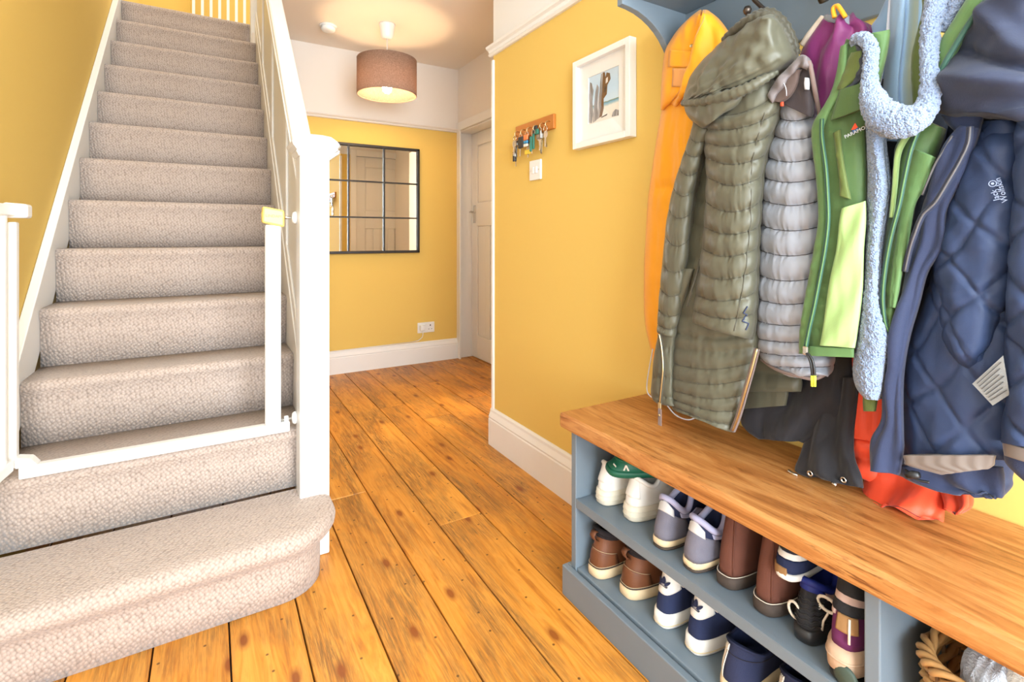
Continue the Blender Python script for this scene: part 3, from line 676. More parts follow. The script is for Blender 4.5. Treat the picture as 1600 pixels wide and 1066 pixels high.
class Shoe:
    def __init__(s, name, label, cat, pos, yaw, L=.28, W=.10, sole=.03, heel_h=.09, side_h=.065, front_h=.10, mats=None, group=None, pitch=0, roll=0, flare=.0, collar=(.20, .17, .62), toe_h=.045, lean=.012, heel_w=.80):
        L = min(L, .256)
        s.L, s.W, s.sole, s.hh, s.sh, s.fh, s.col, s.toeh, s.lean, s.hw = L, W, sole, heel_h, side_h, front_h, collar, toe_h, lean, heel_w
        s.M = Matrix.Translation(Vector(pos)) @ Matrix.Rotation(yaw, 4, 'Z') @ Matrix.Rotation(pitch, 4, 'Y') @ Matrix.Rotation(roll, 4, 'X')
        s.root = thing(name, label, cat, pos, group)
    def surf(s, th, v):
        """upper surface: th 0 at the heel, pi at the toe; v 0 at the sole, 1 at the collar"""
        x, y = outline(th, s.L*.985, s.W*.95, heel=s.hw); x += s.L*.008
        cx, cl, cw = s.col; k = (1 - math.cos(th))/2
        qx = s.L*(cx - cl*math.cos(th)) + s.lean; qy = s.W/2*cw*math.sin(th)
        if k < .5: zc = s.hh + (s.sh - s.hh)*math.sin(PI*k) ** 1.2
        else: zc = s.sh + (s.fh - s.sh)*((k - .5)/.5)**1.5
        z0 = s.sole - .004; f = k*k*(3 - 2*k); h = zc - z0
        p0 = Vector((x, y, z0)); p3 = Vector((qx, qy, zc))
        p1 = Vector((x - .003*(1 - f), y*1.05, z0 + (h*.40)*(1 - f) + s.toeh*f))
        w2 = .12*(1 - f) + .50*f
        p2 = Vector((qx + (x - qx)*w2, qy + (y - qy)*w2*.9, zc - h*.34*(1 - f) - .012*f))
        u = 1 - v
        return p0*u**3 + p1*3*u*u*v + p2*3*u*v*v + p3*v**3
    def W_(s, p): return s.M @ Vector((p[0], p[1], p[2]))
    def nrm(s, th, v):
        e = .01; a = s.surf(th + e, v) - s.surf(th - e, v); b = s.surf(th, min(1, v + e)) - s.surf(th, max(0, v - e))
        n = a.cross(b); n.normalize(); c = s.surf(th, v) - Vector((s.L*.4, 0, s.sole + .03))
        return n if n.dot(c) > 0 else -n
    def upper(s, mat, name='upper', n=48, nv=12):
        P = [[s.W_(s.surf(2*PI*i/n, j/nv)) for i in range(n)] for j in range(nv + 1)]
        m = MB(); m.grid(P, True); o = m.build(name, mat, s.root, True)
        sm = o.modifiers.new('solid', 'SOLIDIFY'); sm.thickness = .003; sm.offset = -1
        return o
    def lining(s, mat='dark_lining', n=40):
        rows = []
        for (sc, zz) in ((.97, 0), (.90, .002), (.84, -.012), (.80, -.05), (.86, None)):
            r = []
            for i in range(n):
                th = 2*PI*i/n; p = s.surf(th, 1.0); c = Vector((s.L*s.col[0] + s.lean, 0, 0))
                q = Vector((c.x + (p.x - c.x)*sc, p.y*sc, s.sole + .004 if zz is None else max(s.sole + .004, p.z + zz))); r.append(s.W_(q))
            rows.append(r)
        m = MB(); m.grid(rows, True); m.f.append(tuple(4*n + i for i in range(n))); return m.build('lining', mat, s.root, True)
    def collar(s, mat, r=.005, t0=0, t1=2*PI, name='collar_trim', v=1.0, n=40):
        m = MB(); full = (t1 - t0) > 6.2
        pts = [s.W_(s.surf(t0 + (t1 - t0)*i/n, v)) for i in range(n if full else n + 1)]
        m.tube(pts, r, 8, full); return m.build(name, mat, s.root, True)
    def soleb(s, mat, name='sole', grow=.004, z0=0, z1=None, n=48, rnd=.004, tilt=0, pid=None):
        z1 = s.sole if z1 is None else z1; rows = []
        for (g, z) in ((grow - rnd, z0), (grow, z0 + rnd), (grow + .001, (z0 + z1)/2), (grow, z1 - rnd*.6), (grow - rnd*1.5, z1)):
            r = []
            for i in range(n):
                th = 2*PI*i/n; x, y = outline(th, s.L + 2*g, s.W*.95 + 2*g, heel=s.hw); r.append(s.W_((x - g, y, z)))
            rows.append(r)
        m = MB(); m.grid(rows, True); m.f.append(tuple(range(n))[::-1]); m.f.append(tuple(4*n + i for i in range(n))); return m.build(name, mat, s.root, True)
    def band(s, mat, z, r=.0015, grow=.005, name='welt', n=64, t0=0, t1=2*PI):
        pts = []
        for i in range(n):
            th = 2*PI*i/n; x, y = outline(th, s.L + 2*grow, s.W*.95 + 2*grow, heel=s.hw); pts.append(s.W_((x - grow, y, z)))
        m = MB(); m.tube(pts, r, 6, True); return m.build(name, mat, s.root, True)
    def patch(s, mat, t0, t1, lo, hi, off=.0022, name='overlay', nu=16, nv=8):
        """overlay on the upper between th t0..t1; lo/hi: numbers or functions of 0..1"""
        L_ = lo if callable(lo) else (lambda a: lo); H_ = hi if callable(hi) else (lambda a: hi)
        P = []
        for j in range(-1, nv + 2):
            r = []
            for i in range(-1, nu + 2):
                a = min(1, max(0, i/nu)); b = min(1, max(0, j/nv)); th = t0 + (t1 - t0)*a; v = L_(a) + (H_(a) - L_(a))*b
                e = off if (0 <= i <= nu and 0 <= j <= nv) else -.001
                r.append(s.W_(s.surf(th, v) + s.nrm(th, v)*e))
            P.append(r)
        m = MB(); m.grid(P); return m.build(name, mat, s.root, True)
    def line(s, mat, pts, r=.0012, off=.0015, name='stitching'):
        m = MB(); m.tube([s.W_(s.surf(t, v) + s.nrm(t, v)*off) for t, v in pts], r, 6); return m.build(name, mat, s.root, True)
    def decal(s, mat, t, v, polys, size, off=.004, name='logo'):
        """small flat motif on the upper around (t,v): polys in motif units"""
        o = s.surf(t, v) + s.nrm(t, v)*off; n = s.nrm(t, v)
        e = .01; ex = (s.surf(t + e, v) - s.surf(t - e, v)).normalized(); ey = n.cross(ex); 
        if ey.z < 0: ey = -ey
        m = MB()
        for poly in polys:
            k = len(poly); b = len(m.v)
            for dz in (0, -.0025):
                for (a, c) in poly:
                    # follow the curve of the heel
                    q = s.surf(t + a*size/ (s.W*.42), v) ; q = q + s.nrm(t + a*size/(s.W*.42), v)*(off + dz) + ey*(c*size)
                    m.v.append(s.W_(q))
            m.f.append(tuple(range(b, b + k))); m.f.append(tuple(range(b + k, b + 2*k))[::-1])
            for i in range(k): m.f.append((b + i, b + (i + 1) % k, b + k + (i + 1) % k, b + k + i))
        return m.build(name, mat, s.root)
def laces(s, mat, n=4, r=.0022):
    x0 = s.L*(s.col[0] + s.col[1]) + s.lean
    for k in range(n):
        m = MB(); vv = .97 - .13*k
        pts = [s.W_(s.surf(PI - .5 + i*.1, vv) + s.nrm(PI - .5 + i*.1, vv)*.003) for i in range(11)]
        m.tube(pts, r, 6); m.build('lace', mat, s.root, True)
UZ, LZ = .2832, .088
CG = 'shoes in the cabinet'
# white chunky trainers
def white_trainer(lbl, pos, yaw):
    s = Shoe('trainer', lbl, 'shoe', pos, yaw, L=.27, W=.098, sole=.040, heel_h=.108, side_h=.085, front_h=.115, toe_h=.05, heel_w=.78)
    s.soleb('off_white_rubber', grow=.004); s.upper('white_leather'); s.lining('white_leather'); s.collar('white_leather', .006)
    s.band('off_white_rubber', .014, .0012, .0052, 'sole_groove'); s.band('off_white_rubber', .026, .0012, .0052, 'sole_groove')
    s.patch('white_leather', -.55, .55, .30, lambda a: .92 + .06*math.sin(PI*a), .003, 'heel_tab'); s.patch('white_leather', .75, 1.5, .25, .6, .0025, 'side_panel')
    laces(s, 'white_leather'); return s
white_trainer('scuffed white leather trainer next to the cabinet side, heel out', (.926, 1.082, UZ), .05)
white_trainer('scuffed white leather trainer beside the grey running shoes, heel out', (.936, .985, UZ), -.02)
# green rubber clog lying on the white trainers
s = Shoe('clog', 'dark green rubber clog with white lettering lying on the white trainers', 'shoe', (.908, 1.030, .394), -.35, L=.25, W=.105, sole=.018, heel_h=.040, side_h=.042, front_h=.056, toe_h=.03, pitch=.0, roll=.12, collar=(.26, .22, .66))
s.soleb('clog_green', grow=.004); s.upper('clog_green'); s.lining('dark_lining'); s.collar('clog_green', .004)
s.decal('stitch_white', -.75, .45, [[(-.5, -.5), (-.3, -.5), (-.1, .2), (.1, -.5), (.3, -.5), (.0, .6), (-.2, .6)]], .012, .003, 'lettering')
s.decal('stitch_white', -.25, .5, [[(-.4, -.4), (.4, -.1), (.4, .2), (-.4, -.1)]], .012, .003, 'lettering')
# grey suede running shoes
def grey_runner(lbl, pos, yaw, pitch=0, roll=0):
    s = Shoe('running_shoe', lbl, 'shoe', pos, yaw, L=.275, W=.089, sole=.024, heel_h=.112, side_h=.078, front_h=.115, pitch=pitch, roll=roll, lean=.018)
    s.soleb('cream_sole', z0=.006, grow=.004); s.soleb('dark_sole', 'outsole', .003, 0, .007, rnd=.002); s.upper('navy_mesh'); s.lining('navy_mesh'); s.collar('lilac_mesh', .0075)
    s.patch('grey_suede', -1.15, 1.15, .02, lambda a: .58 + .10*math.sin(PI*a), .003, 'heel_counter')
    s.patch('silver_trim', -.62, .62, lambda a: .60 + .06*math.sin(PI*a), lambda a: .80 + .12*math.sin(PI*a), .0042, 'heel_tab')
    s.patch('lilac_mesh', 1.0, 1.9, .62, .80, .003, 'side_stripe'); s.patch('lilac_mesh', -1.9, -1.0, .62, .80, .003, 'side_stripe')
    laces(s, 'lilac_mesh'); return s
grey_runner('grey suede running shoe with silver heel tab and white sole, beside the white trainers', (.913, .858, UZ), .1)
grey_runner('grey suede running shoe with silver heel tab, tilted against the brown suede boots', (.911, .768, UZ), -.02, -.10, .06)
# brown suede boots
def suede_boot(lbl, pos, yaw):
    s = Shoe('suede_boot', lbl, 'boot', pos, yaw, L=.27, W=.086, sole=.026, heel_h=.178, side_h=.168, front_h=.172, collar=(.20, .18, .66), toe_h=.05, lean=.022, heel_w=.84)
    s.soleb('dark_sole', grow=.005); s.band('stitch_white', .0272, .0008, .0036, 'welt_stitching'); s.upper('brown_suede'); s.lining('dark_lining'); s.collar('brown_suede', .004)
    s.line('brown_suede', [(-.3, .05 + k*.09) for k in range(11)], .0018, .001, 'back_seam'); s.patch('dark_lining', 1.2, 1.7, .45, .98, .002, 'elastic_gusset'); return s
suede_boot('plain brown suede boot with stitched welt, standing next to the tilted grey shoe', (.930, .693, UZ), .02)
suede_boot('plain brown suede boot with stitched welt, standing next to the black trail shoe', (.928, .607, UZ), -.01)
# black trail shoe with blue collar and looped laces
s = Shoe('trail_shoe', 'black trail shoe with royal blue collar and cream looped laces', 'shoe', (.925, .524, UZ), .05, L=.275, W=.080, sole=.026, heel_h=.098, side_h=.080, front_h=.12, roll=-.06, lean=.02)
s.soleb('black_plastic', grow=.004); s.upper('black_mesh'); s.lining('royal_blue'); s.collar('royal_blue', .007)
s.patch('royal_blue', -.9, .9, .80, .99, .0025, 'heel_collar'); s.patch('pink_canvas', -1.6, -.95, .66, .97, .003, 'side_overlay')
for k in range(6): s.line('black_plastic', [(-.8 + .05*i, .12 + k*.1 + .02*math.sin(i)) for i in range(34)], .0012, .001, 'rib')
m = MB(); c = s.W_(s.surf(-.75, .55) + s.nrm(-.75, .55)*.012)
m.tube([c + Vector((-.004, .017*math.cos(t*PI/8), .012*math.sin(t*PI/8) + .008)) for t in range(16)], .0028, 7, True); lp = m.build('lace_loop', 'stitch_white', s.root, True)
m = MB(); m.tube([c + Vector((-.002, .008, .0)), c + Vector((-.010, .020, -.012)), c + Vector((-.012, .026, -.018))], [.0022, .0026, .003], 7); m.build('lace_end', 'white_leather', s.root, True)
m = MB(); m.tube([c + Vector((-.002, -.002, -.004)), c + Vector((-.010, .004, -.022)), c + Vector((-.009, .007, -.042))], .002, 7); m.build('lace_end', 'stitch_white', s.root, True)
c = s.W_(s.surf(.55, .25)); m = MB(); m.tube([c + Vector((-.008 + .002*math.cos(t*PI/8), .012*math.cos(t*PI/8), .014*math.sin(t*PI/8))) for t in range(16)], .0026, 7, True); m.build('heel_loop', 'stitch_white', s.root, True)
# striped strap sandals
def strap_sandal(lbl, pos, yaw, mats, **kw):
    s = Shoe('strap_sandal', lbl, 'sandal', pos, yaw, L=.26, W=.080, **kw); return s
s = strap_sandal('strap sandal with navy and pale bands and a tan tag, lying on the trail shoe', (.925, .560, .378), .12, None, sole=.012, heel_h=.080, side_h=.070, front_h=.088, pitch=.05, lean=.015)
s.soleb('white_leather', grow=.003, rnd=.002); s.upper('navy_suede'); s.lining('pink_canvas')
s.patch('pink_canvas', -2.0, 2.0, .72, .99, .0028, 'strap_band'); s.patch('black_mesh', -2.0, 2.0, .52, .70, .0034, 'strap_band'); s.patch('white_leather', -2.0, 2.0, .36, .50, .0028, 'strap_band'); s.patch('navy_suede', -2.0, 2.0, .10, .34, .0034, 'strap_band')
s.patch('tan_webbing', -.05, .5, -.05, .16, .005, 'pull_tag')
s = strap_sandal('purple walking sandal with thick sand-coloured midsole against the cabinet divider', (.895, .4475, UZ), .0, None, sole=.060, heel_h=.178, side_h=.15, front_h=.165, lean=.02, heel_w=.86)
s.soleb('sand_midsole', grow=.006, z0=.010, rnd=.010); s.soleb('black_plastic', 'outsole', .002, 0, .012); s.band('sand_midsole', .040, .002, .007, 'midsole_ridge'); s.upper('purple_mesh'); s.lining('dark_lining')
s.patch('black_mesh', -2, 2, .66, 1.0, .003, 'strap_band'); s.patch('pink_canvas', -2, 2, .56, .66, .0028, 'strap_band'); s.patch('black_mesh', -2, 2, .42, .56, .0036, 'strap_band'); s.patch('pink_canvas', .2, 2, .36, .42, .003, 'strap_band'); s.patch('tan_webbing', -.45, .05, .22, .42, .006, 'pull_tag'); s.line('stitch_white', [(-.2, .40), (-.2, .3), (-.2, .12)], .0022, .007, 'tag_stitching')
m = MB(); cc = s.W_((-.004, -.012, .018)); m.lathe([(0, -.004), (.014, -.003), (.020, .0), (.014, .004), (0, .005)], cc, 16, 'x'); m.build('heel_pad', 'green_rubber', s.root, True)
# tan leather boots with cream soles
def tan_boot(lbl, pos, yaw):
    s = Shoe('leather_boot', lbl, 'boot', pos, yaw, L=.285, W=.104, sole=.028, heel_h=.118, side_h=.105, front_h=.12, collar=(.20, .18, .64), toe_h=.05, lean=.016, heel_w=.82)
    s.soleb('cream_sole', grow=.005); s.soleb('dark_sole', 'welt', .0045, .027, .032, rnd=.0015); s.band('cream_sole', .0325, .0006, .0032, 'welt_stitching')
    s.upper('tan_leather'); s.lining('dark_lining'); s.collar('dark_lining', .009, v=.985); s.patch('dark_lining', -2.4, 2.4, .84, .99, .003, 'padded_collar')
    s.patch('tan_leather', -1.0, 1.0, .03, lambda a: .38 + .10*math.sin(PI*a), .0025, 'heel_counter'); s.line('cream_sole', [(-1.0 + .1*i, .39 + .10*math.sin(PI*i/20)) for i in range(21)], .0005, .0026)
    p = s.surf(.1, .86); m = MB(); pts = [(-.002, 0, -.014), (-.016, 0, -.008), (-.022, 0, .006), (-.014, 0, .016), (-.002, 0, .014)]
    P = [[s.W_(p + Vector((a, w, c))) for (a, b, c) in pts] for w in (-.009, .009)]; m.grid(P); o = m.build('pull_loop', 'tan_leather', s.root, True); sm = o.modifiers.new('s', 'SOLIDIFY'); sm.thickness = .002
    laces(s, 'dark_lining'); return s
tan_boot('tan leather ankle boot with cream sole next to the cabinet side', (.905, 1.086, LZ), .08)
tan_boot('tan leather ankle boot with cream sole next to the navy and white trainers', (.925, .985, LZ), -.06)
# navy trainers with white heel tab and leaf motif
def leafpoly(cx, cy, a, l, w):
    pts = []
    for k in range(12):
        t = 2*PI*k/12; x = l/2*math.cos(t); y = w/2*math.sin(t)*(1 - .35*math.cos(t)); pts.append((cx + x*math.cos(a) - y*math.sin(a), cy + x*math.sin(a) + y*math.cos(a)))
    return pts
TREF = [leafpoly(0, .30, PI/2, .95, .44), leafpoly(-.52, .10, PI*.72, .85, .34), leafpoly(.52, .10, PI*.28, .85, .34)]
TREF2 = [[(-.62, -.28 - .14*k), (.62, -.28 - .14*k), (.55 - .08*k, -.36 - .14*k), (-.55 + .08*k, -.36 - .14*k)] for k in range(3)]
def navy_trainer(lbl, pos, yaw):
    s = Shoe('trainer', lbl, 'shoe', pos, yaw, L=.28, W=.091, sole=.036, heel_h=.122, side_h=.082, front_h=.12, lean=.020, heel_w=.80)
    s.soleb('white_leather', grow=.004, rnd=.005); s.band('cream_sole', .010, .0012, .0048, 'sole_groove'); s.upper('navy_suede'); s.lining('dark_lining'); s.collar('white_leather', .004, -1.2, 1.2)
    s.patch('white_leather', -.95, .95, lambda a: .78 - .34*math.sin(PI*a)**.8, .985, .003, 'heel_tab')
    s.decal('navy_mesh', .05, .70, TREF, .017, .0065, 'leaf_motif'); s.decal('navy_mesh', .05, .70, TREF2[:2], .017, .0065, 'leaf_motif_base')
    laces(s, 'white_leather'); return s
navy_trainer('navy suede trainer with white heel tab and leaf motif, next to the tan boots', (.925, .866, LZ), .06)
navy_trainer('navy suede trainer with white heel tab and leaf motif, next to the canvas slip-ons', (.928, .776, LZ), -.03)
# navy canvas slip-ons with three stripes
def slip_on(lbl, pos, yaw):
    s = Shoe('slip_on', lbl, 'shoe', pos, yaw, L=.275, W=.102, sole=.026, heel_h=.098, side_h=.072, front_h=.09, lean=.012, collar=(.27, .245, .74), heel_w=.84)
    s.soleb('cream_sole', grow=.004); s.upper('navy_canvas'); s.lining('navy_suede'); s.collar('navy_canvas', .0028)
    for k in (-1, 0, 1): s.line('stitch_white', [(.42 + k*.11, .02 + j*.09) for j in range(11)], .0013, .0012, 'stripe')
    for k in range(3): s.line('stitch_white', [(.28 + .03*i, .86 - k*.045) for i in range(9)], .0018, .002, 'stripe_tab')
    s.line('dark_lining', [(-2 + .1*i, .72) for i in range(24)], .0007, .001); return s
slip_on('navy canvas slip-on with three white stripes, beside the trainers with leaf motif', (.905, .660, LZ), .12)
slip_on('navy canvas slip-on with three white stripes, its pair between it and the trainers', (.925, .557, LZ), .08)

# ================================================================== WICKER BASKET
plain('wicker', S(186, 140, 84), .55, var=.3, vscale=40); plain('wicker_dark', S(120, 84, 46), .6, var=.3, vscale=40)
bk = thing('wicker_basket', 'woven wicker basket in the open bay of the cabinet', 'basket', (1.04, .19, .088))
bcx, bcy, bhx, bhy = 1.035, .190, .120, .168
def rr(t, gx, gy, e=.45):
    c, s_ = math.cos(t), math.sin(t); return bcx + gx*math.copysign(abs(c)**e, c), bcy + gy*math.copysign(abs(s_)**e, s_)
NS = 36
for k in range(NS):
    t = 2*PI*k/NS; m = MB(); pts = []
    for j in range(7): z = .092 + .28*j/6; g = 1 - .10*(1 - j/6); x, y = rr(t, bhx*g, bhy*g); pts.append((x, y, z))
    m.tube(pts, .0032, 6); m.build('stake', 'wicker_dark', bk, True)
for j in range(22):
    m = MB(); z = .098 + j*.0125; g = 1 - .10*(1 - j/21); pts = []
    for k in range(NS*2):
        t = 2*PI*k/(NS*2); w = .0045*math.cos(PI*(k/1 + j)) if k % 2 == 0 else 0
        x, y = rr(t, bhx*g + w, bhy*g + w); pts.append((x, y, z + .0015*math.sin(k*1.7 + j)))
    m.tube(pts, .0052, 6, True); m.build('weaver', 'wicker', bk, True)
for q in range(3):
    m = MB(); pts = []
    for k in range(96):
        t = 2*PI*k/96; a = 10*t + q*2*PI/3; x, y = rr(t, bhx + .007*math.cos(a), bhy + .007*math.cos(a)); pts.append((x, y, .376 + .008*math.sin(a)))
    m.tube(pts, .0052, 7, True); m.build('braided_rim', 'wicker', bk, True)
m = MB(); m.box(bcx - bhx*.8, bcx + bhx*.8, bcy - bhy*.8, bcy + bhy*.8, .0895, .097); m.build('basket_base', 'wicker_dark', bk)
def knit_mat(name, col):
    t = NT(name); v = t.coord(); w = t.add('ShaderNodeTexWave', wave_type='BANDS'); w.inputs['Scale'].default_value = 70; w.inputs['Distortion'].default_value = 6; w.inputs['Detail'].default_value = 2; w.inputs['Detail Scale'].default_value = 3
    t.link(v, w.inputs['Vector']); c = t.mix(w.outputs['Fac'], tuple(x*.90 for x in col[:3]) + (1,), col); n = t.noise(v, 12, 3); c = t.mix(t.ramp(n, [(.54, (0, 0, 0)), (.7, (.5, .5, .5))]), c, S(196, 168, 138)); t.set(c, .95, 0, .1, .3); t.bump(w.outputs['Fac'], .45, .002); MAT[name] = t.m
knit_mat('cream_knit', S(250, 244, 232)); knit_mat('blue_white_knit', S(226, 232, 242))
def blob(name, c, r, mat, label, cat, seed, folds=3):
    n, mrows = 40, 24; P = []
    for j in range(mrows + 1):
        ph = PI*j/mrows; row = []
        for i in range(n):
            t = 2*PI*i/n; d = Vector((math.sin(ph)*math.cos(t), math.sin(ph)*math.sin(t), math.cos(ph)))
            k = 1 + .16*noise.noise(d*1.6 + Vector((seed, 0, 0))) + .07*math.sin(folds*4*d.y + 3*d.x + seed) + .04*noise.noise(d*5 + Vector((0, seed, 0)))
            row.append(Vector(c) + Vector((d.x*r[0]*k, d.y*r[1]*k, d.z*r[2]*k)))
        P.append(row)
    m = MB(); m.grid(P, True); m.f.append(tuple(range(n))[::-1]); m.f.append(tuple(mrows*n + i for i in range(n))); o = m.build(name, mat, None, True); return tag(o, label, cat)
blob('knitted_hat', (1.030, .175, .375), (.085, .115, .062), 'cream_knit', 'cream knitted woollens bundled in the wicker basket', 'knitwear', 2.0)
blob('knitted_scarf', (1.005, .275, .355), (.060, .045, .055), 'blue_white_knit', 'pale blue and white scarf tucked inside the basket rim', 'scarf', 7.0, 6)
# ================================================================== COATS
def fabric(name, col, rough=.55, var=.10, bump=.25, bs=700, sheen=.15, spec=.35, vs=9):
    return plain(name, col, rough, var=var, bump=bump, bscale=bs, sheen=sheen, spec=spec, vscale=vs)
fabric('mustard_nylon', S(234, 158, 22), .5); fabric('mustard_mesh', S(214, 150, 84), .8)
fabric('olive_nylon', S(84, 82, 66), .45, .12, .2, 900, .1, .45); fabric('olive_dark', S(66, 62, 48), .5)
fabric('grey_nylon', S(146, 151, 162), .40, .08, .2, 900, .1, .5); fabric('taupe_lining', S(116, 98, 92), .7); fabric('grey_dark', S(52, 44, 46), .7)
fabric('purple_nylon', S(126, 46, 104), .42, .12); fabric('sherpa_cream', S(206, 190, 172), .95, .2, .9, 160)
fabric('forest_green', S(70, 97, 52), .55, .10); fabric('grass_green', S(88, 122, 72), .55, .08); fabric('pale_green', S(156, 188, 120), .6, .06); fabric('dark_green_lining', S(86, 100, 46), .6); fabric('teal_zip', S(44, 82, 68), .5); fabric('charcoal_fleece', S(58, 62, 72), .95, .2, .8, 200)
fabric('pale_blue_jersey', S(140, 172, 206), .85, .06, .3, 500, .3); fabric('white_blue_trim', S(206, 210, 226), .85)
fabric('navy_softshell', S(46, 52, 72), .65, .12, .35, 500, .1, .25); fabric('navy_cotton', S(44, 54, 84), .75, .12, .4, 600); fabric('navy_quilt', S(52, 66, 98), .45, .16, .2, 700, 0, .22); fabric('reflective_tape', S(122, 112, 106), .3, .25, .2, 60)
fabric('black_softshell', S(36, 34, 38), .75, .2); fabric('coral_nylon', S(232, 74, 40), .5, .08); fabric('care_label', S(128, 128, 126), .7, .05); fabric('lime_cord', S(206, 220, 60), .5); fabric('orange_loop', S(240, 160, 30), .5); fabric('print_grey', S(196, 200, 208), .6)
def fleece(name, c1, c2):
    t = NT(name); v = t.coord(); vo = t.add('ShaderNodeTexVoronoi'); vo.inputs['Scale'].default_value = 330; t.link(v, vo.inputs['Vector'])
    c = t.ramp(vo.outputs['Distance'], [(0, c1), (.6, c1), (1, c2)]); t.set(c, .95, 0, .1, .35); inv = t.add('ShaderNodeMath', operation='SUBTRACT'); inv.inputs[0].default_value = 1; t.link(vo.outputs['Distance'], inv.inputs[1]); t.bump(inv.outputs[0], .9, .003); MAT[name] = t.m
fleece('blue_fleece', S(134, 150, 178), S(70, 86, 116))
fabric('collar_taupe', S(112, 104, 104), .6); fabric('collar_brown', S(84, 68, 62), .75)
def crom(a, b, c, d, t):
    return .5*((2*b) + (c - a)*t + (2*a - 5*b + 4*c - d)*t*t + (3*b - a - 3*c + d)*t*t*t)
def interp(rows, t):
    n = len(rows) - 1; x = t*n; i = min(n - 1, int(x)); f = x - i
    g = lambda k: rows[max(0, min(n, k))]
    return [crom(g(i - 1)[q], g(i)[q], g(i + 1)[q], g(i + 2)[q], f) for q in range(len(rows[0]))]
def sheet(name, rows, mat, parent, x=1.05, bulge=.03, back=.012, nu=36, nv=60, disp=None, prof=.55, wr=.004, wf=(5, 30), seed=0, tag_=None, capr=0):
    """garment piece as a closed padded solid. rows run down the cloth: (uL, vL, uR, vR[, x]) trace its two edges,
    x is how far the edge stands from the hall's centre line, bulge how far the middle swells towards the hall"""
    R = [tuple(r[:4]) + ((r[4],) if len(r) > 4 else (x,)) for r in rows]
    P = []; A = []
    for j in range(nv + 1):
        t = j/nv; uL, vL, uR, vR, xe = interp(R, t); r = []
        endf = 1.0
        if capr: e = min(t, 1 - t)/capr; endf = min(1, max(.05, e))**.5
        for i in range(nu + 1):
            s = i/nu; u = uL + (uR - uL)*s; v = vL + (vR - vL)*s; pf = max(0, 1 - (2*s - 1)**2)**prof
            r.append(atx(u, v, xe - bulge*pf*endf))
        P.append(r)
    N = []
    for j in range(nv + 1):
        r = []
        for i in range(nu + 1):
            a = P[j][min(nu, i + 1)] - P[j][max(0, i - 1)]; b = P[min(nv, j + 1)][i] - P[max(0, j - 1)][i]; n = a.cross(b)
            if n.length < 1e-9: n = Vector((-1, 0, 0))
            n.normalize(); r.append(n if n.dot(CAMP - P[j][i]) > 0 else -n)
        N.append(r)
    F = []
    for j in range(nv + 1):
        r = []
        for i in range(nu + 1):
            s, t = i/nu, j/nv; p = P[j][i]; edge = min(1, 6*min(s, 1 - s))
            d = wr*edge*(noise.noise(Vector((p.y*wf[1] + seed, p.z*wf[0], seed*1.7))) + .5*noise.noise(Vector((p.y*wf[1]*2.3 + seed, p.z*wf[0]*3.1, 3 + seed)))) if wr else 0
            if wr: d += wr*.55*edge*(.35 - abs(noise.noise(Vector((p.y*wf[1]*.9 + seed*2.1, p.z*wf[0]*2.2 + p.y*14, seed)))))
            if disp: d += disp(s, t, p)*min(1, .25 + edge)
            r.append(p + N[j][i]*d)
        F.append(r)
    B = []
    for j in range(nv + 1):
        t = j/nv; uL, vL, uR, vR, xe = interp(R, t); r = []
        for i in range(nu + 1):
            s = i/nu; pf = max(0, 1 - (2*s - 1)**2)**.5; pl = F[j][0].lerp(F[j][nu], s); r.append(pl + Vector((back*pf + .0015, 0, 0)))
        B.append(r)
    rows3 = [F[j] + B[j][::-1] for j in range(nv + 1)]
    m = MB(); m.grid(rows3, True); k = len(rows3[0]); m.f.append(tuple(range(k))[::-1]); m.f.append(tuple(nv*k + i for i in range(k)))
    o = m.build(name, mat, parent, True)
    return o, F
def channels(vs, rows_v0, rows_v1, amp=.006, sag=.0, gather=.0030, fold=60):
    """padded horizontal channels with seams at the picture heights vs (fractions of the piece)"""
    def d(s, t, p):
        v = t + sag*((2*s - 1)**2 - .5); k = 0
        for i in range(len(vs) - 1):
            if vs[i] <= v < vs[i + 1]:
                f = (v - vs[i])/(vs[i + 1] - vs[i]); q = max(0, math.sin(PI*f))**.55
                g = gather*(1.02 - q)**.7*noise.noise(Vector((p.y*fold*4, p.z*fold*.5, i*3.3)))*2
                return amp*q + g
        return 0
    return d
def fr(vpx, v0, v1): return [(v - v0)/(v1 - v0) for v in vpx]
def strand(name, pts, mat, parent, r=.003, n=7, x=1.0, closed=False):
    """cord, zip or piping through picture points (u, v[, x])"""
    m = MB(); q = [atx(p[0], p[1], p[2] if len(p) > 2 else x) for p in pts]
    if len(q) > 2 and not closed:
        qq = []
        for k in range((len(q) - 1)*5 + 1):
            t = k/((len(q) - 1)*5)*(len(q) - 1); i = min(len(q) - 2, int(t)); f = t - i; g = lambda a: q[max(0, min(len(q) - 1, a))]
            qq.append(Vector([crom(g(i - 1)[c], g(i)[c], g(i + 1)[c], g(i + 2)[c], f) for c in range(3)]))
        q = qq
    m.tube(q, r, n, closed); return m.build(name, mat, parent, True)
def surf_line(name, F, pts, mat, parent, r=.0012, off=.001):
    """thin seam or zip lying on a sheet: pts are (s, t) on the sheet grid F"""
    nv, nu = len(F) - 1, len(F[0]) - 1; q = []
    for k in range(len(pts) - 1):
        for z in range(6):
            f = z/6; s = pts[k][0] + (pts[k + 1][0] - pts[k][0])*f; t = pts[k][1] + (pts[k + 1][1] - pts[k][1])*f
            i = min(nu - 1, max(0, int(s*nu))); j = min(nv - 1, max(0, int(t*nv))); a = s*nu - i; b = t*nv - j
            p = (F[j][i]*(1 - a) + F[j][i + 1]*a)*(1 - b) + (F[j + 1][i]*(1 - a) + F[j + 1][i + 1]*a)*b
            q.append(p + (CAMP - p).normalized()*off)
    m = MB(); m.tube(q, r, 6); return m.build(name, mat, parent, True)
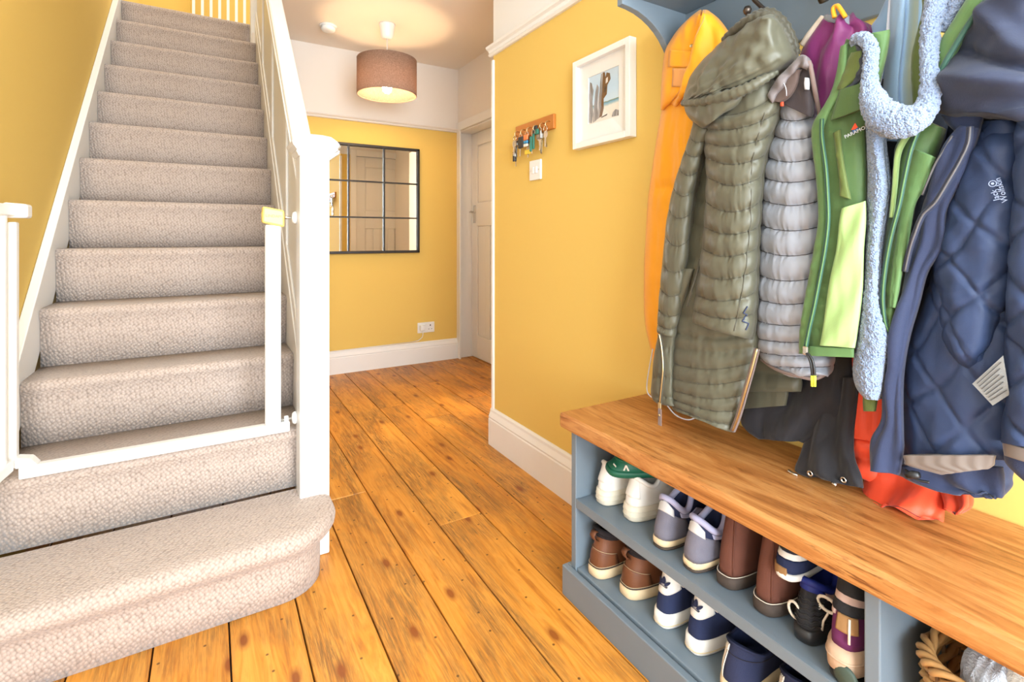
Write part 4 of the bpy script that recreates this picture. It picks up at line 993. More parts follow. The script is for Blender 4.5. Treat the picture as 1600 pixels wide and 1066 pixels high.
def patch_on(name, F, s0, s1, t0, t1, mat, parent, off=.002, n=8):
    nv, nu = len(F) - 1, len(F[0]) - 1; P = []
    for b in range(n + 1):
        r = []
        for a in range(n + 1):
            s = s0 + (s1 - s0)*a/n; t = t0 + (t1 - t0)*b/n; i = min(nu - 1, int(s*nu)); j = min(nv - 1, int(t*nv)); fa = s*nu - i; fb = t*nv - j
            p = (F[j][i]*(1 - fa) + F[j][i + 1]*fa)*(1 - fb) + (F[j + 1][i]*(1 - fa) + F[j + 1][i + 1]*fa)*fb
            r.append(p + (CAMP - p).normalized()*off)
        P.append(r)
    m = MB(); m.grid(P); o = m.build(name, mat, parent, True); sm = o.modifiers.new('s', 'SOLIDIFY'); sm.thickness = .0015; return o
def coat(name, label, cat, u, v, x): return thing(name, label, cat, atx(u, v, x), 'coats on the rack')

# ---- mustard raincoat
ye = coat('raincoat', 'mustard yellow hooded raincoat on the end hook beside the framed picture', 'coat', 1060, 600, 1.12)
def ydisp(s, t, p):
    g = 0
    if .30 < t < .44 and s < .55: g = -.010*math.exp(-((t - .365)/.022)**2)*math.exp(-((s - .22)/.2)**2) + .0025*math.sin(s*90)*math.exp(-((t - .365)/.035)**2)
    return g + .006*math.sin(s*13 + t*3)*(.3 + t)
sheet('body', [(1042, 140, 1130, 150), (1034, 172, 1125, 172), (1026, 217, 1120, 217), (1019, 266, 1118, 266), (1013, 310, 1112, 310), (1009, 375, 1105, 375), (1007, 424, 1098, 424), (1008, 500, 1090, 500), (1020, 560, 1088, 560), (1022, 605, 1086, 605), (1036, 630, 1084, 630)], 'mustard_nylon', ye, 1.125, .05, .02, 40, 80, ydisp, wr=.006, wf=(6, 26), seed=1)
_, FH = sheet('hood', [(1092, 16, 1104, 15), (1076, 29, 1120, 27), (1062, 43, 1133, 42), (1050, 60, 1142, 58), (1040, 80, 1144, 80), (1036, 108, 1140, 104), (1034, 140, 1120, 134), (1033, 172, 1090, 152)], 'mustard_nylon', ye, 1.105, .065, .02, 40, 50, lambda s, t, p: .007*math.sin(s*15 + t*2.0)*min(1, 2*t) - .010*math.exp(-((s - .42 + .15*t)/.05)**2), wr=.006, wf=(8, 30), seed=4, capr=.1)
patch_on('hood_tab', FH, .08, .34, .56, .70, 'mustard_nylon', ye, .006); patch_on('hook_strip', FH, .14, .32, .71, .84, 'mustard_mesh', ye, .003)
surf_line('hood_seam', FH, [(.62, .05), (.48, .3), (.36, .55), (.28, .8), (.20, .98)], 'mustard_mesh', ye, .0012)
m = MB(); m.lathe([(.0025, 0), (.0045, 0), (.0045, -.002), (.0025, -.002), (.0025, 0)], FH[26][15] + Vector((-.006, 0, 0)), 10, 'x'); m.build('eyelet', 'brass', ye, True)
strand('drawcord', [(1020, 545), (1012, 590), (1011, 610), (1017, 620), (1030, 624)], 'print_grey', ye, .0018, 6, 1.06)
strand('drawcord', [(1040, 630), (1055, 648), (1075, 656), (1092, 650)], 'print_grey', ye, .0018, 6, 1.045)

# ---- olive padded parka
ol = coat('padded_parka', 'long olive green quilted parka with gathered hood and brass hem zips', 'coat', 1100, 650, 1.03)
bv = [150, 225, 253, 281, 310, 343, 378, 412, 446, 480, 515, 548, 580, 612, 645, 690]
_, FB = sheet('body', [(1096, 135, 1236, 105, 1.075), (1085, 180, 1215, 160, 1.07), (1078, 260, 1192, 260, 1.06), (1070, 330, 1188, 330, 1.05), (1056, 420, 1186, 420, 1.04), (1048, 500, 1185, 500, 1.03), (1046, 545, 1184, 545, 1.025), (1045, 590, 1170, 592, 1.02), (1047, 622, 1159, 640, 1.015), (1052, 640, 1144, 675, 1.01)], 'olive_nylon', ol, 1.04, .035, .02, 48, 110, channels(fr(bv, 112, 665), 0, 1, .0075, .03), wr=.003, seed=2)
_, FLZ = sheet('zip_placket', [(1062, 420, 1085, 420), (1036, 500, 1060, 500), (1024, 545, 1052, 545), (1019, 590, 1051, 590), (1018, 620, 1052, 622), (1030, 632, 1056, 636)], 'olive_nylon', ol, 1.00, .012, .02, 20, 50, channels([0, .2, .4, .6, .8, 1.01], 0, 1, .004), wr=.002, seed=3)
svl = [195, 225, 255, 290, 322, 350, 380, 410, 442, 474, 500, 530]
_, FSL = sheet('sleeve', [(1084, 192, 1112, 200), (1074, 225, 1100, 230), (1064, 255, 1092, 262), (1052, 295, 1084, 300), (1042, 345, 1078, 350), (1036, 405, 1073, 410), (1031, 455, 1066, 460), (1028, 495, 1060, 500), (1027, 520, 1054, 527)], 'olive_nylon', ol, 1.005, .030, .03, 28, 90, channels(fr(svl, 195, 524), 0, 1, .0055, .03), wr=.003, seed=5)
sv = [168, 192, 220, 248, 277, 311, 345, 381, 416, 450, 483, 520]
_, FS = sheet('sleeve', [(1124, 160, 1206, 122), (1103, 196, 1218, 165), (1101, 225, 1205, 212), (1104, 258, 1193, 255), (1104, 300, 1188, 300), (1101, 345, 1185, 345), (1098, 381, 1183, 381), (1093, 420, 1182, 416), (1088, 460, 1181, 455), (1084, 488, 1179, 492), (1083, 505, 1174, 531)], 'olive_nylon', ol, .995, .050, .04, 44, 120, channels(fr(sv, 141, 518), 0, 1, .0105, .035), wr=.004, seed=7)
def seams(F, ts, mat, parent, sag=0, r=.0009, s0=.02, s1=.98):
    for t in ts:
        if .01 < t < .99: surf_line('quilt_seam', F, [(s0 + (s1 - s0)*k/8, min(.995, max(.005, t - sag*((2*(s0 + (s1 - s0)*k/8) - 1)**2 - .5)))) for k in range(9)], mat, parent, r, .0008)
seams(FS, fr(sv, 141, 518), 'olive_dark', ol, .035); seams(FSL, fr(svl, 195, 524), 'olive_dark', ol, .03); seams(FB, fr(bv, 112, 665)[10:], 'olive_dark', ol, .03)
surf_line('sleeve_seam', FS, [(.80, .08), (.78, .3), (.82, .5), (.80, .7), (.74, .86), (.70, .99)], 'olive_dark', ol, .0011, .0005)
surf_line('embroidered_motif', FS, [(.84, .86), (.80, .89), (.86, .90), (.80, .925), (.88, .93), (.84, .96)], 'navy_cotton', ol, .0013, .002)
sheet('back_hem', [(1150, 540, 1200, 545), (1155, 565, 1240, 582), (1158, 590, 1252, 592), (1160, 612, 1251, 612)], 'olive_nylon', ol, 1.085, .02, .02, 30, 30, lambda s, t, p: .004*math.sin(t*9), wr=.003, seed=9)
sheet('back_hem', [(1150, 605, 1232, 605), (1150, 622, 1231, 618), (1150, 640, 1228, 634)], 'olive_nylon', ol, 1.095, .012, .015, 30, 20, None, wr=.003, seed=10)
# hood: gathered bag, rolled rim and lower roll
def hdisp(s, t, p):
    g = .009*noise.noise(Vector((p.y*22, p.z*16, 2))) + .006*noise.noise(Vector((p.y*50, p.z*40, 5)))
    g += .004*math.sin((s*1.2 + t)*34)*max(0, t - .45)
    return g
_, FHd = sheet('hood', [(1192, 24, 1208, 24), (1172, 32, 1220, 34), (1152, 46, 1230, 50), (1130, 62, 1238, 68), (1108, 84, 1242, 86), (1091, 102, 1234, 100), (1078, 122, 1208, 118), (1071, 142, 1160, 138), (1068, 160, 1105, 156)], 'olive_nylon', ol, .99, .070, .07, 56, 70, hdisp, wr=.003, seed=11, capr=.08)
def rim(name, pts, rads, mat, seed, x=1.0):
    q = []; rr_ = []; n = 46
    for k in range(n + 1):
        t = k/n*(len(pts) - 1); i = min(len(pts) - 2, int(t)); f = t - i; g = lambda a: pts[max(0, min(len(pts) - 1, a))]
        c = [crom(g(i - 1)[z], g(i)[z], g(i + 1)[z], g(i + 2)[z], f) for z in range(3)]
        q.append(atx(*c)); r0 = rads[min(len(rads) - 1, i)]; r1 = rads[min(len(rads) - 1, i + 1)]; rr_.append((r0 + (r1 - r0)*f)*(1 + .16*math.sin(k*2.1 + seed) + .12*noise.noise(Vector((k*.9, seed, 0)))))
    m = MB(); m.tube(q, rr_, 12); return m.build(name, mat, ol, True)
rim('hood_rim', [(1131, 62, .985), (1150, 46, .965), (1176, 30, .955), (1200, 26, .96), (1218, 42, .97), (1232, 64, .985), (1240, 88, 1.0)], [.006, .010, .011, .011, .010, .010, .007], 'olive_dark', 1)
rim('hood_rim', [(1134, 58, 1.0), (1160, 36, .99), (1185, 22, .985), (1206, 20, .99), (1226, 38, 1.0), (1240, 66, 1.01), (1246, 86, 1.02)], [.006, .008, .009, .009, .009, .008, .006], 'olive_dark', 4)
rim('hood_roll', [(1068, 161, .965), (1090, 160, .945), (1115, 155, .93), (1145, 147, .925), (1172, 136, .93), (1196, 122, .945), (1214, 112, .965)], [.007, .0105, .012, .012, .011, .009, .006], 'olive_nylon', 2)
sheet('hood_collar', [(1068, 163, 1180, 134), (1072, 176, 1172, 146), (1082, 189, 1160, 158), (1098, 201, 1130, 178)], 'olive_nylon', ol, .975, .045, .03, 40, 24, lambda s, t, p: .005*math.sin(t*3.1) + .004*noise.noise(Vector((p.y*40, p.z*30, 1))), wr=.003, seed=14)
# zips
def zipper(parent, pts, tape, teeth, w=.0045, tr=.0021, x=1.0):
    z = strand('zip_tape', pts, tape, parent, w, 6, x); strand('zip_teeth', [(p[0], p[1], (p[2] if len(p) > 2 else x) - .004) for p in pts], teeth, z, tr, 6); return z
zipper(ol, [(1030, 522, .968), (1034, 545, .968), (1036, 575, .966), (1034, 600, .966), (1031, 630, .968)], 'olive_dark', 'brass')
zipper(ol, [(1183, 545, .985), (1174, 580, .982), (1164, 615, .982), (1154, 650, .986), (1145, 673, .99)], 'taupe_lining', 'brass', .006, .0028)
m = MB(); a = atx(1031, 632, .962)
m.box(a.x - .002, a.x + .002, a.y - .005, a.y + .005, a.z - .010, a.z + .004); m.build('zip_slider', 'brass', ol, bev=.001)
b = atx(1031, 640, .960); m = MB(); m.box(b.x - .0012, b.x + .0012, b.y - .0055, b.y + .0055, b.z - .040, b.z + .002); zp = m.build('zip_pull', 'taupe_lining', ol, bev=.001)
m = MB(); m.lathe([(0, -.0018), (.0028, -.0012), (.0028, .0), (0, 0)], (b.x - .0012, b.y, b.z - .014), 10, 'x'); m.build('rivet', 'brass', zp, True)
strand('pocket_zip', [(1094, 405, .985), (1088, 430, .975), (1080, 455, .968), (1074, 478, .97)], 'olive_dark', ol, .003, 6)

# ---- grey down jacket
gr = coat('down_jacket', 'silver grey down jacket with narrow horizontal baffles and open collar', 'jacket', 1235, 590, 1.06)
gv = [150, 186, 217, 249, 280, 311, 343, 375, 407, 437, 467, 497, 525, 553, 600]
_, FG = sheet('body', [(1222, 150, 1268, 140), (1216, 184, 1273, 180), (1205, 217, 1276, 217), (1195, 257, 1280, 257), (1190, 295, 1284, 295), (1187, 340, 1288, 340), (1185, 385, 1286, 385), (1183, 430, 1285, 430), (1182, 475, 1283, 475), (1181, 515, 1290, 515), (1185, 545, 1300, 545), (1200, 570, 1300, 572), (1238, 585, 1292, 586)], 'grey_nylon', gr, 1.045, .050, .03, 48, 150, channels(fr(gv, 146, 588), 0, 1, .011, .02, .0036, 60), wr=.003, seed=21)
seams(FG, fr(gv, 146, 588), 'grey_dark', gr, .02, .0007)
strand('hem_binding', [(1190, 562, 1.03), (1212, 577, 1.005), (1240, 586, .993), (1272, 592, .995), (1294, 582, 1.02)], 'taupe_lining', gr, .0035, 8)
sheet('collar', [(1199, 150, 1207, 162), (1204, 138, 1213, 152), (1213, 124, 1222, 140), (1224, 112, 1231, 126), (1236, 101, 1240, 115), (1250, 86, 1249, 107), (1260, 88, 1256, 107), (1266, 97, 1260, 110)], 'collar_taupe', gr, .962, .010, .014, 16, 50, lambda s, t, p: .002*math.sin(t*24), wr=.003, seed=23)
sheet('collar_lining', [(1204, 158, 1222, 160), (1208, 146, 1236, 150), (1218, 132, 1246, 132), (1228, 120, 1250, 116), (1240, 110, 1254, 108)], 'collar_brown', gr, .968, .010, .012, 24, 30, None, wr=.003, seed=22)
sheet('collar_inner', [(1250, 100, 1266, 104), (1244, 116, 1268, 126), (1238, 134, 1270, 148), (1226, 150, 1270, 172), (1218, 160, 1268, 184)], 'grey_dark', gr, .978, .012, .02, 24, 24, None, wr=.003, seed=24)
strand('collar_zip', [(1264, 96, .958), (1268, 112, .960), (1273, 140, .968), (1277, 160, .985), (1281, 178, .995)], 'taupe_lining', gr, .0042, 8)
sheet('neck_label', [(1257, 121, 1264, 122), (1256, 130, 1264.5, 131), (1257, 140, 1264, 140)], 'print_grey', gr, .960, .002, .001, 8, 8, None, wr=0)
strand('loose_thread', [(1222, 124, .955), (1228, 138, .950), (1229, 150, .955)], 'print_grey', gr, .0007, 5)
sheet('brand_tab', [(1219, 159, 1224, 159), (1219, 166, 1224, 166)], 'coral_nylon', gr, .965, .002, .001, 6, 6, None, wr=0)

# ---- purple jacket
pu = coat('padded_jacket', 'plum purple jacket with cream sherpa edging, hung by an orange loop', 'jacket', 1300, 150, 1.11)
sheet('body', [(1288, 25, 1340, 27), (1272, 48, 1368, 42), (1256, 74, 1370, 60), (1250, 95, 1365, 90), (1252, 130, 1350, 130), (1262, 180, 1330, 180), (1266, 260, 1325, 260), (1270, 360, 1322, 360)], 'purple_nylon', pu, 1.10, .045, .03, 44, 60, lambda s, t, p: .007*math.sin(s*17 + 4*t), wr=.006, wf=(5, 34), seed=31, capr=.06)
strand('sherpa_edge', [(1287, 27, 1.09), (1275, 42, 1.085), (1264, 56, 1.085), (1255, 70, 1.09)], 'sherpa_cream', pu, .0075, 10)
sheet('collar', [(1288, 23, 1326, 24), (1287, 30, 1330, 34), (1290, 34, 1342, 40)], 'grey_nylon', pu, 1.075, .012, .02, 24, 16, None, wr=.002, seed=33)
strand('hanging_loop', [(1304, 27, 1.045), (1302, 14, 1.05), (1308, 9, 1.05), (1314, 16, 1.045), (1321, 27, 1.045)], 'orange_loop', pu, .0045, 6)

# ---- pale blue hoodie behind the green collar
pb = coat('hooded_sweatshirt', 'pale blue jersey sweatshirt hanging inside the green jacket collar', 'sweatshirt', 1400, 160, 1.08)
sheet('sleeve', [(1404, -75, 1440, -75), (1396, -42, 1436, -42), (1392, -10, 1432, -10), (1390, 25, 1431, 25), (1388, 60, 1428, 60), (1384, 95, 1424, 95), (1380, 130, 1422, 130), (1376, 175, 1424, 175), (1378, 220, 1424, 220)], 'pale_blue_jersey', pb, 1.04, .035, .03, 36, 50, lambda s, t, p: -.006*math.exp(-((s - .62)/.05)**2), wr=.003, seed=41)
sheet('body', [(1400, -75, 1446, -75), (1393, -40, 1444, -40), (1386, -8, 1442, -8), (1372, 25, 1444, 25), (1360, 45, 1444, 60), (1362, 80, 1440, 100), (1372, 140, 1436, 150)], 'pale_blue_jersey', pb, 1.09, .02, .02, 30, 30, None, wr=.003, seed=43)
strand('seam', [(1391, 0, 1.045), (1388, 40, 1.04), (1387, 56, 1.035), (1380, 100, 1.035), (1370, 150, 1.04)], 'white_blue_trim', pb, .003, 6)

# ---- green jacket with fleece lining
gn = coat('fleece_lined_jacket', 'two-tone green jacket hanging open with pale blue fleece lining and a small peak logo', 'jacket', 1330, 600, 1.0)
def rip(s, t, p): return .0025*noise.noise(Vector((p.y*8, p.z*70, 4)))*(1.3 if s < .35 else .6)
_, FGN = sheet('front_panel', [(1322, 60, 1352, 74), (1310, 98, 1354, 104), (1302, 132, 1353, 132), (1290, 160, 1353, 165), (1271, 192, 1353, 195), (1268, 217, 1353, 220), (1273, 260, 1354, 262), (1277, 305, 1354, 305), (1278, 345, 1353, 345), (1272, 390, 1351, 390), (1264, 434, 1349, 440), (1256, 480, 1344, 485), (1250, 515, 1338, 522), (1248, 553, 1334, 557)], 'forest_green', gn, .985, .022, .03, 48, 130, rip, wr=.003, seed=51, prof=.4)
# lighter lower block, pocket welt, front facing strip
_, FPL = sheet('lower_panel', [(1315, 326, 1352, 314), (1311, 350, 1352, 350), (1306, 390, 1350, 390), (1298, 430, 1348, 440), (1290, 480, 1344, 486), (1284, 520, 1339, 525), (1281, 540, 1335, 544)], 'pale_green', gn, .958, .006, .010, 28, 60, lambda s, t, p: .002*math.sin(t*14 + s*6), wr=.003, seed=52, prof=.3)
_, FFS = sheet('front_strip', [(1313, 72, 1326, 66), (1304, 128, 1322, 124), (1290, 160, 1314, 150), (1270, 193, 1296, 180), (1268, 220, 1286, 215), (1273, 262, 1288, 262), (1277, 305, 1290, 305), (1278, 345, 1291, 345), (1271, 390, 1287, 390), (1263, 434, 1280, 434), (1255, 480, 1272, 482), (1249, 520, 1264, 524), (1248, 552, 1262, 554)], 'grass_green', gn, .968, .008, .008, 14, 120, rip, wr=.002, seed=53)
zipper(gn, [(1284, 186, .955), (1284, 215, .955), (1290, 260, .955), (1293, 305, .955), (1294, 345, .955), (1289, 390, .955), (1281, 434, .955), (1272, 480, .955), (1263, 520, .955), (1258, 548, .955)], 'teal_zip', 'grass_green', .0042, .0012)
_, FDF = sheet('dark_facing', [(1330, 82, 1352, 78), (1322, 100, 1352, 100), (1312, 125, 1345, 118), (1306, 140, 1325, 138)], 'dark_green_lining', gn, .965, .012, .008, 20, 30, rip, wr=.002, seed=55)
sheet('inner_fleece', [(1336, 70, 1352, 74), (1340, 86, 1353, 86), (1336, 104, 1352, 110), (1322, 128, 1346, 124), (1316, 140, 1330, 138)], 'charcoal_fleece', gn, .958, .004, .006, 20, 24, None, wr=.003, wf=(60, 60), seed=56)
sheet('pocket_welt', [(1302, 208, 1313, 202), (1306, 240, 1316, 238), (1311, 280, 1324, 284), (1312, 306, 1330, 312)], 'dark_green_lining', gn, .958, .004, .004, 10, 30, rip, wr=.002, seed=57)
sheet('yoke', [(1312, 140, 1352, 128), (1306, 160, 1352, 150), (1298, 188, 1352, 168)], 'forest_green', gn, .956, .008, .006, 24, 20, None, wr=.002, seed=58)
sheet('hem_band', [(1263, 541, 1334, 545), (1262, 549, 1334, 552), (1262, 556, 1334, 559)], 'grass_green', gn, .962, .004, .006, 24, 8, None, wr=.001, seed=59)
# zip pull with lime ends
m = MB(); a = atx(1259, 548, .945); m.box(a.x - .003, a.x + .003, a.y - .005, a.y + .005, a.z - .008, a.z + .008); m.build('zip_slider', 'chrome', gn, bev=.002)
for d in (0, 4):
    strand('pull_cord', [(1260 + d*.5, 552, .942), (1265 + d, 562, .94), (1268 + d, 574, .94), (1269 + d, 588, .942)], 'black_plastic', gn, .0022, 6); strand('cord_end', [(1269 + d, 587, .941), (1269 + d, 604, .942)], 'lime_cord', gn, .0026, 7)
# peak logo and lettering on the chest
def motif(name, pts, mat, parent, x):
    m = MB(); q = [atx(u, v, x) for u, v in pts]; n = len(q); q2 = [p + Vector((.0012, 0, 0)) for p in q]; m.v = q + q2
    m.f = [tuple(range(n)), tuple(range(n, 2*n))[::-1]] + [(i, (i + 1) % n, n + (i + 1) % n, n + i) for i in range(n)]; return m.build(name, mat, parent)
plain('logo_blue', S(60, 96, 150), .5); plain('logo_dark', S(40, 52, 60), .5)
motif('peak_motif', [(1330, 203), (1336, 192), (1340, 199), (1336, 202)], 'coral_nylon', gn, .950); motif('peak_motif', [(1331, 204), (1337, 202), (1341, 199), (1340, 203), (1334, 208)], 'logo_blue', gn, .9505); motif('peak_motif', [(1328, 208), (1331, 203), (1334, 208)], 'logo_dark', gn, .9505)
def text(body, pts_at, ex, ey, size, mat, parent, name='lettering', ext=.0006):
    """lettering as a mesh: origin pts_at, baseline direction ex, up direction ey"""
    c = bpy.data.curves.new(name, 'FONT'); c.body = body; c.size = size; c.extrude = ext; c.align_x = 'CENTER'; c.resolution_u = 2
    o = bpy.data.objects.new(name, c); COL.objects.link(o); dg = bpy.context.evaluated_depsgraph_get(); dg.update(); me = bpy.data.meshes.new_from_object(o.evaluated_get(dg)); bpy.data.objects.remove(o)
    ex = ex.normalized(); ez = ex.cross(ey).normalized(); ey2 = ez.cross(ex)
    vs = [Vector(pts_at) + ex*v.co.x + ey2*v.co.y + ez*v.co.z for v in me.vertices]; fs = [tuple(p.vertices) for p in me.polygons]; bpy.data.meshes.remove(me)
    o = mk(name, vs, fs, mat, parent); o['kind'] = 'stuff'; return o
a, b = atx(1326, 214, .950), atx(1347, 204, .950)
text('PARAMO', (a + b)/2, b - a, Vector((0, 0, 1)), .0085, 'print_grey', gn)
# gate-latch and fleece pieces
def fluff(s, t, p): return .0022*noise.noise(Vector((p.x*150, p.y*150, p.z*150))) + .0020*noise.noise(Vector((p.x*300, p.y*300, p.z*300)))
sheet('fleece_lining', [(1352, 196, 1378, 205), (1354, 240, 1382, 240), (1355, 290, 1389, 290), (1354, 330, 1385, 330), (1352, 380, 1378, 380), (1350, 430, 1375, 430), (1345, 480, 1376, 480), (1338, 530, 1390, 525), (1332, 575, 1384, 575), (1337, 605, 1379, 603), (1352, 624, 1372, 626)], 'blue_fleece', gn, .985, .030, .03, 40, 200, fluff, wr=.003, seed=61)
sheet('back_lining', [(1330, 120, 1480, 130), (1330, 200, 1480, 200), (1335, 300, 1450, 300), (1340, 420, 1425, 420), (1338, 520, 1400, 520), (1338, 590, 1380, 590)], 'charcoal_fleece', gn, 1.075, .012, .015, 24, 50, None, wr=.004, seed=69)
sheet('hem_tab', [(1348, 620, 1372, 620), (1348, 632, 1370, 632), (1349, 643, 1368, 643)], 'dark_green_lining', gn, 1.0, .006, .008, 12, 10, None, wr=.001)
# U-shaped fleece collar
def fleece_tube(name, pts, rads):
    q = []; rd = []; n = 260
    for k in range(n + 1):
        t = k/n*(len(pts) - 1); i = min(len(pts) - 2, int(t)); f = t - i; g = lambda a: pts[max(0, min(len(pts) - 1, a))]
        c = [crom(g(i - 1)[z], g(i)[z], g(i + 1)[z], g(i + 2)[z], f) for z in range(3)]; q.append(atx(*c)); rd.append(rads[i] + (rads[i + 1] - rads[i])*f)
    m = MB(); m.tube(q, rd, 40)
    m.v = [v + (v - q[min(n, i//40)]).normalized()*(.0022*noise.noise(v*150) + .0020*noise.noise(v*300)) for i, v in enumerate(m.v)]
    return m.build(name, 'blue_fleece', gn, True)
fleece_tube('fleece_collar', [(1332, 70, .97), (1340, 60, .962), (1353, 62, .955), (1361, 78, .95), (1360, 104, .945), (1359, 132, .94), (1366, 160, .935), (1382, 182, .93), (1404, 190, .93), (1426, 186, .93), (1444, 172, .935), (1452, 148, .94), (1452, 110, .95), (1452, 70, .96), (1457, 30, .97), (1466, -8, .98), (1472, -45, 1.0), (1466, -80, 1.03)], [.006, .010, .011, .011, .011, .013, .020, .026, .027, .023, .017, .013, .011, .012, .014, .015, .014, .010])
sheet('collar_outer', [(1330, 58, 1390, 46), (1350, 52, 1390, 56), (1362, 66, 1386, 80), (1364, 90, 1380, 105), (1366, 118, 1372, 130)], 'grass_green', gn, .985, .012, .01, 24, 30, None, wr=.002, seed=63)
sheet('collar_outer', [(1444, -78, 1474, -78, 1.03), (1441, -45, 1468, -45, 1.01), (1440, -10, 1460, -10), (1440, 20, 1452, 20), (1430, 60, 1450, 60), (1424, 90, 1449, 90), (1424, 130, 1448, 130), (1427, 170, 1442, 168)], 'dark_green_lining', gn, .99, .010, .01, 18, 30, rip, wr=.002, seed=64)
sheet('collar_fleece_inside', [(1478, -12, 1520, -12), (1466, 20, 1500, 20), (1462, 48, 1480, 50)], 'blue_fleece', gn, .985, .012, .01, 20, 30, fluff, wr=.002, seed=65)
sheet('side_panel', [(1480, -82, 1500, -84, 1.03), (1510, -48, 1546, -50, 1.0), (1512, -10, 1552, -12), (1494, 24, 1532, 20), (1474, 55, 1512, 52), (1462, 80, 1494, 84), (1458, 110, 1474, 112), (1456, 130, 1466, 132)], 'grass_green', gn, .97, .012, .01, 20, 40, rip, wr=.002, seed=66)
strand('zip_tape', [(1541, 0, .952), (1520, 28, .952), (1496, 66, .952), (1478, 96, .952), (1466, 120, .955)], 'teal_zip', gn, .004, 6)
_, FRP = sheet('front_panel', [(1440, 186, 1476, 202), (1420, 205, 1472, 218), (1400, 225, 1462, 245), (1395, 263, 1450, 280), (1390, 310, 1432, 312), (1384, 360, 1422, 360), (1378, 410, 1414, 412), (1375, 450, 1408, 455), (1378, 490, 1402, 488), (1384, 517, 1396, 514)], 'forest_green', gn, 1.0, .028, .02, 36, 90, rip, wr=.004, seed=67)
sheet('lower_panel', [(1428, 232, 1462, 246), (1416, 280, 1448, 288), (1408, 318, 1430, 320), (1400, 372, 1420, 372), (1392, 430, 1408, 432), (1388, 480, 1400, 482)], 'grass_green', gn, .972, .006, .006, 18, 60, rip, wr=.003, seed=68)
sheet('pale_edge', [(1410, 214, 1424, 210), (1398, 240, 1408, 240), (1394, 290, 1402, 290), (1389, 340, 1396, 340)], 'pale_green', gn, .968, .005, .004, 10, 40, None, wr=.002)
zipper(gn, [(1438, 196, .962), (1424, 232, .955), (1414, 275, .955), (1405, 320, .957), (1392, 370, .962), (1383, 420, .967), (1379, 465, .97), (1382, 500, .972), (1388, 518, .975)], 'teal_zip', 'grass_green', .0038, .0012)
# ---- navy coat with quilted lining
nv = coat('quilt_lined_coat', 'navy coat hanging open with diamond-quilted lining and a grey care label', 'coat', 1480, 760, 1.0)
plain('print_pale', S(150, 165, 195), .5); plain('zip_grey', S(92, 90, 92), .5)
sheet('outer_shell', [(1530, 185, 1640, 182), (1470, 190, 1640, 190), (1462, 240, 1640, 240), (1440, 310, 1640, 310), (1424, 380, 1640, 380), (1412, 440, 1640, 440), (1404, 500, 1640, 500), (1398, 555, 1630, 560), (1384, 620, 1620, 630), (1376, 680, 1600, 700), (1364, 730, 1583, 742), (1400, 742, 1582, 760), (1470, 768, 1566, 778)], 'navy_softshell', nv, 1.10, .03, .02, 40, 90, None, wr=.006, wf=(4, 22), seed=71)
# turned-back front facing with wavy edge
def wave(s, t, p): return .012*math.sin(t*13)*(1 - s) + .004*math.sin(s*7)
_, FF = sheet('front_facing', [(1500, 196, 1530, 200), (1486, 225, 1520, 235), (1466, 270, 1500, 285), (1443, 315, 1478, 330), (1426, 370, 1474, 382), (1414, 415, 1448, 425), (1408, 465, 1434, 475), (1402, 515, 1418, 530), (1396, 560, 1409, 580), (1378, 608, 1408, 630), (1373, 655, 1409, 680), (1358, 688, 1410, 705), (1361, 735, 1404, 742)], 'navy_cotton', nv, .985, .012, .02, 30, 110, wave, wr=.004, seed=72, prof=.5)
zipper(nv, [(1516, 198, .955), (1513, 224, .953), (1500, 252, .953), (1484, 280, .953), (1462, 316, .955), (1442, 336, .957), (1430, 364, .96), (1421, 392, .965), (1414, 424, .972)], 'navy_softshell', 'zip_grey', .0045, .0016)
strand('facing_seam', [(1488, 212, .965), (1474, 236, .962), (1462, 255, .962), (1450, 282, .962), (1441, 305, .965)], 'zip_grey', nv, .0016, 6)
def diamonds(a=.0055, f=1.0, ph=0.0, w=.078, wh=.105):
    """puffed diamonds between crossing stitch lines"""
    def d(s, t, p):
        u_ = p.y/w + .22*noise.noise(Vector((p.y*9, p.z*7, 3))); v_ = p.z/wh + .22*noise.noise(Vector((p.y*8, p.z*9, 9)))
        q1 = abs(math.sin(PI*(u_ + v_ + ph))); q2 = abs(math.sin(PI*(u_ - v_ + ph*.7)))
        k = (min(1, q1*2.6)**.6)*(min(1, q2*2.6)**.6)
        return a*k + .003*noise.noise(Vector((p.y*40, p.z*60, 7)))*(1.2 - k)
    return d
_, FQ = sheet('quilted_lining', [(1536, 190, 1606, 186), (1520, 215, 1606, 212), (1498, 262, 1606, 258), (1478, 318, 1606, 312), (1474, 375, 1606, 370), (1458, 420, 1606, 420), (1446, 462, 1606, 462), (1430, 505, 1606, 505), (1412, 550, 1606, 552), (1408, 600, 1606, 602), (1408, 650, 1606, 652), (1410, 700, 1606, 705), (1413, 716, 1606, 718)], 'navy_quilt', nv, 1.04, .055, .02, 72, 150, diamonds(), wr=.007, wf=(9, 20), seed=73)
